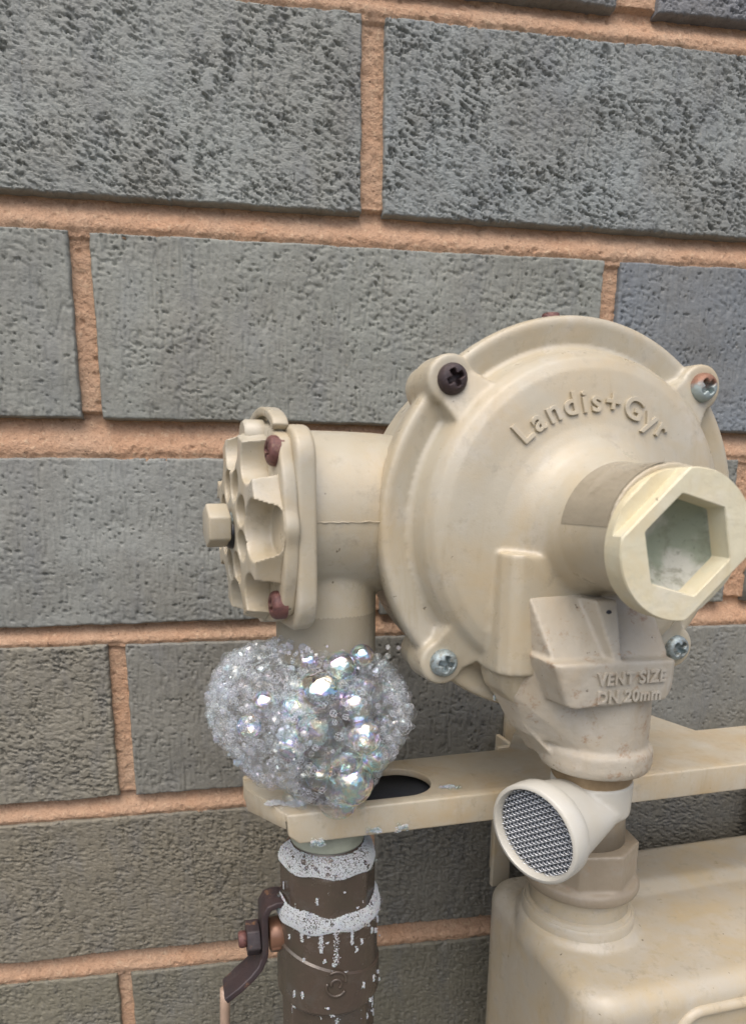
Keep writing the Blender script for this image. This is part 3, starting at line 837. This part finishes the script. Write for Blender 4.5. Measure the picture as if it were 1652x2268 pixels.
mb = [meter_body(), lathe([(27.0, -386), (26.2, -380), (25.2, -376.4), (24.2, -374.8), (22.6, -374.2)], (TCX, TCY, 0), (0, 0, 1), 96),
      hull([(100, -70, -377), (100, -35, -377), (295, -70, -377), (295, -35, -377), (106, -64, -374.4), (106, -40, -374.4), (290, -64, -374.4), (290, -40, -374.4)])]
mbo = mk('body', cast(mb, 1.1, 7), M['paint_meter'], met)
pn = []
def rrect(x0, x1, z0, z1, r, n=8):
    P = []
    for cx_, cz_, q in ((x1-r, z1-r, 0), (x0+r, z1-r, 1), (x0+r, z0+r, 2), (x1-r, z0+r, 3)):
        for i in range(n+1): a = PI/2*(q + i/n); P.append((cx_+r*math.cos(a), cz_+r*math.sin(a)))
    return P
path = [(x, -127.3, z) for x, z in rrect(88, 285, -545, -387.5, 9)]
mk('front_panel_bead', tube(path, 2.3, 12, closed=True), M['paint_meter'], mbo)
mk('spigot', lathe([(23.4, -376), (23.4, -371.4), (22.8, -370.4), (22.2, -370.2), (21.8, -369.0), (20.8, -368.6)], (TCX, TCY, 0), (0, 0, 1), 80), M['paint_meter'], met, auto=40)
mk('spigot_thread', thread((TCX, TCY, 0), 20.4, -358, -370.5, 2.6, .8, 72), M['paint_meter'], met, auto=70)
M['nut'] = paint('worn_union_brass', (.30, .25, .18), (.27, .22, .15), .42, .7, (.34, .22, .14), rust=.3, wear=.0008)
un = [prism([(TCX + 22.4*math.cos(a), TCY + 22.4*math.sin(a)) for a in [2*PI*i/8+.2 for i in range(8)]], -338, -356.5, 'xy'),
      lathe([(20, -360.2), (23.2, -359.4), (24.0, -357.6), (23.8, -355.2), (22.6, -353.8)], (TCX, TCY, 0), (0, 0, 1), 72)]
mk('union_nut', cast(un, .8, 2), M['nut'], met)
mk('union_tube', join(cyl((TCX+1, TCY, -262), (TCX+1, TCY, -302.0), 10, 10, 48), cyl((TCX, TCY, -306.5), (TCX, TCY, -340), 15, 17, 48)), M['nut'], met)

# ================================================================ BALL VALVE
bv = thing('ball_valve', 'brown ball valve on the left riser pipe, wet with soap foam', 'valve', (PX, PY, -560))
def hexmod(k0, k1, f=.05, n=8):
    def m(t, k):
        if not (k0 <= k <= k1): return 1
        a = (t+.2) % (2*PI/n) - PI/n; return min(1.035, math.cos(PI/n)/math.cos(a)*1.07)
    return m
vb = [lathe([(12.5, -318), (13.2, -322.5), (14.0, -324.0), (16.3, -326.2), (17.4, -329.4), (17.6, -331), (17.6, -345.5), (17.2, -346.6)], (PX, PY, 0), (0, 0, 1), 96, hexmod(5, 6)),
      lathe([(17.0, -345), (18.9, -346.6), (19.3, -348.5), (19.3, -372.0), (18.9, -386.0), (18.2, -387.2)], (PX, PY, 0), (0, 0, 1), 96),
      lathe([(17.4, -380), (17.7, -386), (17.7, -560)], (PX, PY, 0), (0, 0, 1), 96, hexmod(1, 2))]
vbo = mk('valve_body', cast(vb, .7, 2), M['valve'], bv)
# oblique parting step on the body: a raised sleeve cut on the slant
def sleeve(zl, zr, zb, r0, r1, flip=1):
    V = []; F = []; n = 96
    for k, (r, f) in enumerate(((r0, 0), (r1, .25), (r1, 1), (r0, 1.2))):
        for i in range(n):
            t = 2*PI*i/n; x = math.cos(t); zt_ = (zl+zr)/2 + (zr-zl)/2*x
            z = zt_ - (0 if k == 0 else .9) if k < 2 else zb - (.0 if k == 2 else .8)
            V.append((PX + r*x, PY + r*math.sin(t), z))
    for k in range(3):
        for i in range(n): j = (i+1) % n; F.append((k*n+i, k*n+j, (k+1)*n+j, (k+1)*n+i))
    return np.array(V), F
mk('body_sleeve', sleeve(-361.0, -372.5, -384.5, 19.0, 20.1), M['valve'], vbo, auto=50)
# embossed emblem: two arcs and a button
em = []
for r_, a0, a1, dz in ((3.6, -20, 130, 1.5), (3.6, 150, 330, -1.5), (1.9, -60, 200, 0)):
    pts = []
    for i in range(17):
        a = math.radians(a0 + (a1-a0)*i/16); xx = PX - 1.5 + r_*math.cos(a); zz = -371.5 + dz + r_*math.sin(a)
        pts.append((xx, PY - math.sqrt(20.3**2-(xx-PX)**2), zz))
    em.append(tube(pts, .55, 8))
mk('embossed_emblem', join(*em), M['valve'], vbo)
# gland, stem nut, lever
gz = -361.0
mk('gland', join(cyl((PX-17, PY, gz), (PX-23.4, PY, gz), 6.3, 6.2, 40, .3)), M['copper_collar'], bv, auto=50)
mk('packing_nut', bev(prism([(PY + 6.4*math.cos(PI/3*i+.3), gz-1.2 + 6.4*math.sin(PI/3*i+.3)) for i in range(6)], PX-19.2, PX-23.0, 'yz'), .5, 2, 30), M['copper_collar'], bv, auto=45)
lv_path = [(-17.8, -346.0), (-20.6, -345.8), (-23.6, -346.6), (-25.2, -349.6), (-25.4, -356), (-25.4, -364), (-25.8, -367.2), (-27.6, -370.4), (-30.6, -372.8), (-35.6, -376.0), (-41.0, -379.2)]
def lever():
    V = []; F = []; wd = [9.0, 9.4, 9.8, 10.2, 10.4, 10.4, 9.8, 9.6, 9.8, 10.0, 9.0]; th = 1.25; m = len(lv_path)
    sec = [(-1, -.8), (-.93, -1), (.93, -1), (1, -.8), (1, .8), (.93, 1), (-.93, 1), (-1, .8)]
    for k, (dx, z) in enumerate(lv_path):
        p0 = lv_path[max(0, k-1)]; p1 = lv_path[min(m-1, k+1)]
        tx, tz = p1[0]-p0[0], p1[1]-p0[1]; L = math.hypot(tx, tz); nx, nz = -tz/L, tx/L
        for a, b in sec: V.append((PX+dx + nx*th*b, PY + a*wd[k]*.62 - (0 if k < 7 else (k-6)*1.2), z + nz*th*b))
    for k in range(m-1):
        for i in range(8): j = (i+1) % 8; F.append((k*8+i, k*8+j, (k+1)*8+j, (k+1)*8+i))
    F += [tuple(range(7, -1, -1)), tuple(range((m-1)*8, m*8))]
    return np.array(V), F
lvo = mk('lever_handle', bev(lever(), .35, 2, 25), M['lever'], bv, auto=60)
mk('lever_nut', bev(prism([(PY + 6.6*math.cos(PI/3*i+.15), gz-.4 + 6.6*math.sin(PI/3*i+.15)) for i in range(6)], PX-26.9, PX-32.0, 'yz'), .6, 3, 30), M['lever'], bv, auto=50)
mk('stem_end', lathe([(2.8, 0), (3.1, .4), (3.1, 2.2), (2.6, 2.9)], (PX-32.0, PY, gz-.6), (-1, 0, 0), 24), M['rust'], bv, auto=50)

# ================================================================ small tube by the wall, far lower left
def small_tube():
    pts = [(-75.0 - .4*i, -22 + .2*math.sin(i*.4), -429 - 10*i) for i in range(12)]
    return tube([(x, y, z) for x, y, z in pts], 2.4, 20)
o = mk('thin_tube', small_tube(), M['copper'], None, base=(-80, -22, -560)); tag(o, 'thin pinkish tube behind the dark lever, at the bottom edge', 'tube')
#@@FOAM
# ================================================================ SOAP FOAM
def film(name, base, edge, powr, milky, irid=0.0, rough=.04, bscale=0, tint=(1, 1, 1), band=0.0, patch=0.0):
    t = NT(name); T = t.t
    lw = t.n('ShaderNodeLayerWeight', {'Blend': .5}).outputs['Facing']
    f = t.math('ADD', t.math('MULTIPLY', t.math('POWER', lw, powr), edge), base)
    if patch: f = t.math('ADD', f, t.math('MULTIPLY', t.ramp(t.noise(75, 3, .55, .8), [(.47, 0.0), (.53, 1.0)]), patch))
    nrm = t.bump(t.noise(bscale, 2, .5), .0016, .8) if bscale else None
    col = tint
    if irid:
        z = t.n('ShaderNodeSeparateXYZ', {0: t.co}).outputs[2]
        ph = t.math('FRACT', t.math('ADD', t.math('MULTIPLY', t.noise(90, 3, .6, 1.5), 3.2), t.math('MULTIPLY', z, band)))
        rb = t.ramp(ph, [(0, (1, .80, .55)), (.16, (.85, .60, 1)), (.32, (.45, .62, 1)), (.48, (.45, 1, .95)), (.62, (.75, 1, .80)), (.80, (1, .97, .70)), (1, (1, .80, .55))])
        col = t.mix(irid, tint, rb)
    g = t.n('ShaderNodeBsdfGlossy', {'Color': col, 'Roughness': rough})
    if nrm: t.put(g.inputs['Normal'], nrm)
    tr = t.n('ShaderNodeBsdfTransparent', {'Color': (.985, .985, .99)})
    mx = t.n('ShaderNodeMixShader', {0: f, 1: tr.outputs[0], 2: g.outputs[0]})
    last = mx.outputs[0]
    if milky:
        df = t.n('ShaderNodeBsdfDiffuse', {'Color': (.90, .93, .97)}); tl = t.n('ShaderNodeBsdfTranslucent', {'Color': (.90, .93, .97)})
        m1 = t.n('ShaderNodeMixShader', {0: .4, 1: df.outputs[0], 2: tl.outputs[0]})
        last = t.n('ShaderNodeMixShader', {0: milky, 1: last, 2: m1.outputs[0]}).outputs[0]
    T.links.new(last, t.out.inputs[0]); T.nodes.remove(t.b)
    return t.m
def airy(name, base, edge, powr, gloss):
    t = NT(name); lw = t.n('ShaderNodeLayerWeight', {'Blend': .5}).outputs['Facing']
    f = t.math('ADD', t.math('MULTIPLY', t.math('POWER', lw, powr), edge), base)
    ph = t.math('FRACT', t.math('MULTIPLY', t.noise(110, 3, .6, 1.2), 3.0))
    rb = t.ramp(ph, [(0, (1, .88, .72)), (.25, (.82, .78, 1)), (.5, (.74, .95, 1)), (.75, (.9, 1, .86)), (1, (1, .88, .72))])
    g = t.n('ShaderNodeBsdfGlossy', {'Color': rb, 'Roughness': .05}); d = t.n('ShaderNodeBsdfDiffuse', {'Color': (.93, .96, 1)}); tl = t.n('ShaderNodeBsdfTranslucent', {'Color': (.94, .97, 1)})
    m1 = t.n('ShaderNodeMixShader', {0: .55, 1: d.outputs[0], 2: tl.outputs[0]}); m2 = t.n('ShaderNodeMixShader', {0: gloss, 1: m1.outputs[0], 2: g.outputs[0]})
    m3 = t.n('ShaderNodeMixShader', {0: f, 1: t.n('ShaderNodeBsdfTransparent').outputs[0], 2: m2.outputs[0]})
    t.t.links.new(m3.outputs[0], t.out.inputs[0]); t.t.nodes.remove(t.b); return t.m
M['froth'] = airy('froth_film', .07, 1.2, 2.8, .30)
M['glint'] = film('glinting_film_shard', .35, .4, 2.0, .30, .5, .04, 0, (1, 1, 1), 60)
M['bubble'] = film('iridescent_bubble_film', .07, .5, 3.0, .03, .75, .04, 170, (1, 1, 1), 120, .60)
M['mid'] = airy('small_bubble_film', .05, .65, 3.0, .6)
M['skin'] = film('outer_foam_skin', .03, .35, 3.0, .04, .4, .05, 500, (1, 1, 1), 60)
M['clear'] = film('clear_bubble_film', .045, .75, 3.2, .0, .5, .02, 0, (1, 1, 1), 90)
def m_suds():
    t = NT('white_micro_foam')
    return t.set(Base_Color=(.82, .82, .82), Roughness=.3, Alpha=.52, Subsurface_Weight=.2, Subsurface_Scale=.001)
M['suds'] = m_suds()
M['edges'] = m_plain('film_border_gloss', (.78, .80, .83), .12)
def ico(sub):
    bm = bmesh.new(); bmesh.ops.create_icosphere(bm, subdivisions=sub, radius=1); V, F = out(bm); return V, np.array(F)
ICO = {k: ico(k) for k in (1, 2, 3)}
def rot_rand(n):
    q = rng.normal(size=(n, 4)); q /= np.linalg.norm(q, axis=1)[:, None]; a, b, c, d = q.T
    return np.stack([np.stack([1-2*(c*c+d*d), 2*(b*c-a*d), 2*(b*d+a*c)], -1), np.stack([2*(b*c+a*d), 1-2*(b*b+d*d), 2*(c*d-a*b)], -1), np.stack([2*(b*d-a*c), 2*(c*d+a*b), 1-2*(b*b+c*c)], -1)], 1)
def blobs(P, R, sub=1, jit=.0, squash=None):
    bv_, bf = ICO[sub]; n = len(P); Rm = rot_rand(n)
    B = np.repeat(bv_[None], n, 0)
    if jit: B = B*(1+rng.uniform(-jit, jit, (n, len(bv_), 1)))
    V = np.einsum('nij,nkj->nki', Rm, B)*np.asarray(R)[:, None, None]
    if squash is not None: V = V*squash
    V = V + np.asarray(P)[:, None, :]
    F = (bf[None] + (np.arange(n)*len(bv_))[:, None, None]).reshape(-1, 3)
    return V.reshape(-1, 3), F.tolist()
ELL = [((-38, -91, -270), (28.8, 25, 24)), ((-60.5, -84, -267.5), (19.5, 20, 21.5)), ((-53, -86, -279), (19.5, 18, 18.5)), ((-38.5, -92, -287.5), (19, 17, 15.5)), ((-49, -86, -261), (20, 20, 18))]
def fval(P):
    lump = .035*perlin(P[:, 0]/7.+P[:, 1]/9., P[:, 2]/6., 77) + .015*perlin(P[:, 0]/2.6, P[:, 2]/2.4+P[:, 1]/4., 79)
    return lump + np.max([1-np.sqrt((((P-np.array(c))/np.array(r))**2).sum(-1)) for c, r in ELL], 0)
foam = thing('soap_foam', 'large clump of iridescent soap bubbles wrapped round the inlet pipe above the bracket', 'soap foam', (PX, PY, PZ))
def sample(n, lo, hi, zlo=-301.5):
    res = []
    while sum(len(r) for r in res) < n:
        P = rng.uniform((-82, -118, zlo), (-6, -58, -240), (40000, 3)); f = fval(P)
        d = np.hypot(P[:, 0]-PX, P[:, 1]-PY); res.append(P[(f > lo) & (f < hi) & (d > 13.2)])
    return np.vstack(res)[:n]
# froth: faceted cells crowded near the skin, finer towards the lower left
P = sample(1900, .0, .12); fine = sstep(-268, -288, P[:, 2])*.5 + sstep(-45, -75, P[:, 0])*.4
frontm = (P[:, 1] < -86) & (np.abs(P[:, 0]-PX) < 14) & (P[:, 2] > -298)
keep = ~frontm | (rng.random(len(P)) < .10); P = P[keep]; fine = fine[keep]
R_ = np.exp(rng.normal(-.30, .48, len(P)))*(1.1-.6*np.clip(fine, 0, 1)); R_ = np.clip(R_, .25, 1.8)
fo = mk('froth', blobs(P, R_, 1, .22), M['froth'], foam, smooth=False); fo['kind'] = 'stuff'
P = sample(1700, -.01, .08); kk = (P[:, 2] < -272) | (P[:, 0] < -62) | (rng.random(len(P)) < .3); P = P[kk]
P = P[~((P[:, 1] < -88) & (np.abs(P[:, 0]-PX-1) < 13) & (P[:, 2] < -254) & (P[:, 2] > -297)) | (rng.random(len(P)) < .15)]
fo = mk('fine_froth', blobs(P, rng.uniform(.25, .75, len(P)), 1, .06), M['froth'], foam, smooth=False); fo['kind'] = 'stuff'
P = sample(420, .0, .10); P = P[(P[:, 1] < -76) & ~((np.abs(P[:, 0]-PX) < 12) & (P[:, 2] < -252))]
fo = mk('glinting_films', blobs(P, np.clip(np.exp(rng.normal(-.35, .45, len(P))), .3, 1.5), 1, .30), M['glint'], foam, smooth=False); fo['kind'] = 'stuff'
up = rng.normal(0, 1, (90, 3))*(9.5, 5, 2.2) + (PX-3, -93, -247.5); up = up[np.hypot(up[:, 0]-PX, up[:, 1]-PY) > 18.0]
fo = mk('stray_bubbles', blobs(up, rng.uniform(.3, 1.2, len(up)), 1, .2), M['glint'], foam, smooth=False); fo['kind'] = 'stuff'
# Plateau borders: the bright rims where films meet
def borders(P, R, rad):
    bm = bmesh.new(); bmesh.ops.create_icosphere(bm, subdivisions=1, radius=1)
    # dual of the coarse icosphere = cells with five and six sided films
    bm.faces.ensure_lookup_table(); bm.verts.ensure_lookup_table()
    fc = np.array([f.calc_center_median()[:] for f in bm.faces]); fc /= np.linalg.norm(fc, axis=1)[:, None]
    ed = [(e.link_faces[0].index, e.link_faces[1].index) for e in bm.edges]; bm.free()
    V = []; F = []; Rm = rot_rand(len(P)); n0 = 0
    for c, r, m_ in zip(P, R, Rm):
        Q = (fc*(1+rng.uniform(-.14, .14, (len(fc), 1)))) @ m_.T * r + c
        for a, b in ed:
            p, q = Q[a], Q[b]; d = q-p; u = np.cross(d, (.3, .5, .8)); u /= np.linalg.norm(u)+1e-9; v = np.cross(d, u); v /= np.linalg.norm(v)+1e-9
            for e_ in (p, q):
                for t_ in (0, 2.094, 4.189): V.append(e_ + rad*(u*math.cos(t_)+v*math.sin(t_)))
            F += [(n0, n0+1, n0+4, n0+3), (n0+1, n0+2, n0+5, n0+4), (n0+2, n0, n0+3, n0+5)]; n0 += 6
    return np.array(V), F
P = sample(380, .02, .12); P = P[~((P[:, 1] < -90) & (np.abs(P[:, 0]-PX) < 11) & (P[:, 2] < -256) & (P[:, 2] > -295)) | (rng.random(len(P)) < .3)]
mk('film_borders', borders(P, np.exp(rng.normal(.1, .35, len(P))), .05), M['edges'], foam)
# large single bubbles at the front
BIG = [(-44.5, -105, -259, 6.8), (-33.5, -108, -262.5, 4.8), (-45.5, -108.5, -271, 7.2), (-31.5, -110, -272.5, 5.2), (-29, -104.5, -258.5, 4.6), (-37, -110, -280, 4.4), (-36, -107, -288.5, 7.4),
       (-44.5, -106, -286, 4.6), (-38, -102, -297, 6.0), (-26.0, -105, -282, 4.6), (-52, -103, -264, 4.6), (-54, -104, -276, 4.2), (-38, -104.5, -250.5, 4.6), (-29.5, -101, -248, 3.4), (-47.5, -101, -249, 2.8),
       (-20.5, -98, -263, 4.0), (-20, -96, -274, 3.4), (-62, -101, -262, 3.8), (-67, -98, -270, 3.4), (-60, -98, -255, 3.2), (-57, -100, -289, 2.4), (-54, -99.5, -296.5, 2.2), (-50.5, -101, -298, 2.0), (-30.5, -101.5, -299.5, 2.2)]
bv3 = ICO[3]
cells = [(np.array((x, y, z)), r*1.2) for x, y, z, r in BIG]
for p in sample(6000, .03, .13):
    r = float(np.clip(np.exp(rng.normal(.62, .32)), 1.2, 3.6))
    if p[1] > -78 and rng.random() < .6: continue
    if p[1] < -88 and abs(p[0]-PX) < 12 and p[2] < -250 and rng.random() < .85: continue
    if all(np.linalg.norm(p-c) > .72*(r+q) for c, q in cells): cells.append((p, r))
    if len(cells) > 320: break
def cell(i, sub, gap=.04):
    """a bubble flattened where it meets its neighbours"""
    c, r = cells[i]; D, F = ICO[sub]; L = np.full(len(D), float(r))
    for j, (c2, r2) in enumerate(cells):
        if j == i: continue
        d = np.linalg.norm(c2-c)
        if d >= r+r2 or d < 1e-6: continue
        h = (d*d + r*r - r2*r2)/(2*d); n_ = (c2-c)/d; cs = D @ n_
        with np.errstate(divide='ignore', invalid='ignore'): L = np.where(cs > 1e-3, np.minimum(L, (h-gap)/np.maximum(cs, 1e-3)), L)
    ax_ = math.hypot(c[0]-PX, c[1]-PY)                       # and against the pipe
    n_ = np.array([PX-c[0], PY-c[1], 0])/max(ax_, 1e-3); cs = D @ n_; h = max(ax_-12.6, .5)
    L = np.where(cs > 1e-3, np.minimum(L, h/np.maximum(cs, 1e-3)), L)
    return D*np.maximum(L, .2)[:, None] + c, F.tolist()
ICO[5] = ico(5)
for i in range(len(BIG)):
    mk('bubble', cell(i, 5), M['bubble'] if i < 19 else M['clear'], foam, auto=25)
o = mk('small_bubbles', join(*[cell(i, 3) for i in range(len(BIG), len(cells))]), M['mid'], foam, auto=25); o['kind'] = 'stuff'
mk('bubble', (bv3[0]*(14.2, 12.5, 12.5) + (-37.5, -91.0, -288.5), bv3[1].tolist()), M['clear'], foam)
def ell_parts(g):
    res = []
    for c, r in ELL: res.append((ICO[3][0]*(np.array(r)+g) + c, ICO[3][1].tolist()))
    return res
mk('foam_skin', cast(ell_parts(.6), 1.5, 8), M['skin'], foam)
# collars of suds round the valve
def suds_ring(name, label, z0f, z1f, rf, n_big, n_small, loc_z, t0=math.radians(170), t1=math.radians(375), rb=(.45, 1.25)):
    t = thing(name, label, 'soap foam', (PX, PY, loc_z))
    big = []
    for _ in range(n_big*30):
        if len(big) >= n_big: break
        a = rng.uniform(t0, t1); f = rng.random(); z = z0f(a) + (z1f(a)-z0f(a))*f; r = rng.uniform(*rb)*(1 if rng.random() < .35 else .6)
        R = rf(z, a) + r*.35 + .7; p = np.array([PX+R*math.cos(a), PY+R*math.sin(a), z])
        if all(np.linalg.norm(p-q[:3]) > (r+q[3])*.92 for q in big): big.append(np.append(p, r))
    big = np.array(big)
    b = mk('bubbles', blobs(big[:, :3], big[:, 3], 3), M['clear'], t); b['kind'] = 'stuff'
    a = rng.uniform(t0, t1, n_small); z = np.array([z0f(q) for q in a]); zz = np.array([z1f(q) for q in a]); z = z+(zz-z)*rng.random(n_small)
    r = rng.uniform(.09, .24, n_small); zm = np.array([(z0f(q)+z1f(q))/2 for q in a]); zh = np.array([abs(z0f(q)-z1f(q))/2 for q in a]); bulge = 1.25*np.sqrt(np.clip(1-((z-zm)/zh)**2, 0, 1))*(.7+.4*np.sin(a*9)*np.sin(a*4.1+1))
    R = np.array([rf(q, w_) for q, w_ in zip(z, a)]) + bulge*rng.uniform(.5, 1, n_small)
    p = np.stack([PX+R*np.cos(a), PY+R*np.sin(a), z], -1)
    d = np.min([np.linalg.norm(p-q[:3], axis=1)-q[3]*.93 for q in big], 0); k = d > 0
    b = mk('micro_foam', blobs(p[k], r[k], 1), M['suds'], t); b['kind'] = 'stuff'
    return t
def r_top(z, a): return float(np.interp(-z, [322, 324, 326.2, 329.4, 332, 345], [13.3, 14.2, 16.5, 17.7, 18.0, 18.0]))
def r_col(z, a): return float(np.interp(-z, [344, 345.8, 347, 349, 372], [18.2, 18.3, 19.2, 19.5, 19.5]))
def lobes(a, ph): return .5+.5*math.sin(a*5+ph)*math.sin(a*2.3+ph*2)
suds_ring('soap_foam', 'band of white suds round the neck of the brown valve, just under the bracket', lambda a: -323.4-.4*lobes(a, 1), lambda a: -329.6-2.0*lobes(a, 2.2), r_top, 42, 9000, -322)
suds_ring('soap_foam', 'band of white suds with dark bubbles round the middle of the brown valve', lambda a: -343.4-2.6*lobes(a, .5), lambda a: -350.4-2.6*lobes(a, 3.4), r_col, 62, 11000, -344)
def drip(label, c, r, n=500, flat=(1, .55, .8)):
    n *= 2
    t = thing('soap_suds', label, 'soap foam', c)
    p = rng.normal(size=(n, 3)); p /= np.linalg.norm(p, axis=1)[:, None]
    sub = rng.uniform(-.75, .75, (7, 3))*np.array(r); sub[0] = 0; rs = rng.uniform(.28, .62, 7); w_ = rng.integers(0, 7, n)
    p = p*(rng.random((n, 1))**.4)*np.array(r)*np.array(flat)*rs[w_][:, None] + sub[w_]*np.array((1, .5, .8)) + np.array(c)
    b = mk('micro_foam', blobs(p, rng.uniform(.09, .22, n), 1), M['suds'], t); b['kind'] = 'stuff'
    m = 26; q = rng.uniform(-1, 1, (m, 3))*np.array(r)*.75 + np.array(c) - (0, r[1]*.3, -r[2]*.3)
    b = mk('bubbles', blobs(q, rng.uniform(.3, .9, m), 2), M['clear'], t); b['kind'] = 'stuff'
    return t
drip('small white suds drip under the bracket edge above the valve neck', (-44.6, -98.6, -314.6), (3.2, 1.6, 2.0), 420)
drip('flat white suds smear on the lower bracket edge between two drips', (-24.5, -98.9, -312.6), (3.4, 1.4, 1.7), 360)
drip('round white suds drip hanging under the bracket edge, right of the smear', (-13.5, -98.8, -312.6), (2.7, 1.6, 2.0), 420)
drip('white suds puddle on the left end of the bracket plate under the big foam clump', (-53.5, -91, -302.6), (7.5, 4.5, 1.3), 1500, (1, 1, 1))
drip('white suds patch on the bracket plate left of the vent outlet', (7.5, -91, -302.8), (5.0, 2.6, .7), 420, (1, 1, 1))
drip('tiny white suds spot at the lower left edge of the round regulator housing', (14.0, -112, -261.5), (1.2, 1.2, 2.4), 120)
# runs and specks of suds down the valve body
def spatter():
    P_ = []; R2 = []; st_ = []
    for _ in range(70):
        a = rng.uniform(math.radians(190), math.radians(352)); z = rng.uniform(-408, -334)
        rr_ = 17.9 if z > -345 else (20.3 if -385 < z < -372+8*math.cos(a) else 19.5 if z > -386 else 17.9)
        L = rng.uniform(.5, 3.2)
        for q in range(int(8+L*16)):
            P_.append((PX + (rr_+.05)*math.cos(a+rng.normal(0, .018)), PY + (rr_+.05)*math.sin(a), z + rng.uniform(-L, L)*.5)); R2.append(rng.uniform(.07, .24))
    for (a0, zt_, zb_, wd_) in ((250, -348, -359, .035), (266, -348, -364, .05), (284, -348, -357, .03), (262, -384, -392, .06), (255, -390, -408, .05), (268, -388, -404, .05), (332, -384, -394, .05), (215, -384, -393, .05), (228, -349, -356, .03), (262, -366, -380, .02)):
        for q in range(190):
            z = rng.uniform(zb_, zt_); rr_ = 19.5 if z > -386 else 17.9
            a = math.radians(a0)+rng.normal(0, wd_*.6); P_.append((PX+(rr_+.1)*math.cos(a), PY+(rr_+.1)*math.sin(a), z)); R2.append(rng.uniform(.07, .25))
    return blobs(np.array(P_), np.array(R2), 1)
o = mk('soap_spatter', spatter(), M['suds'], None, base=(PX, PY, -400)); tag(o, 'white runs and specks of suds down the brown valve body', 'soap foam', kind='stuff')
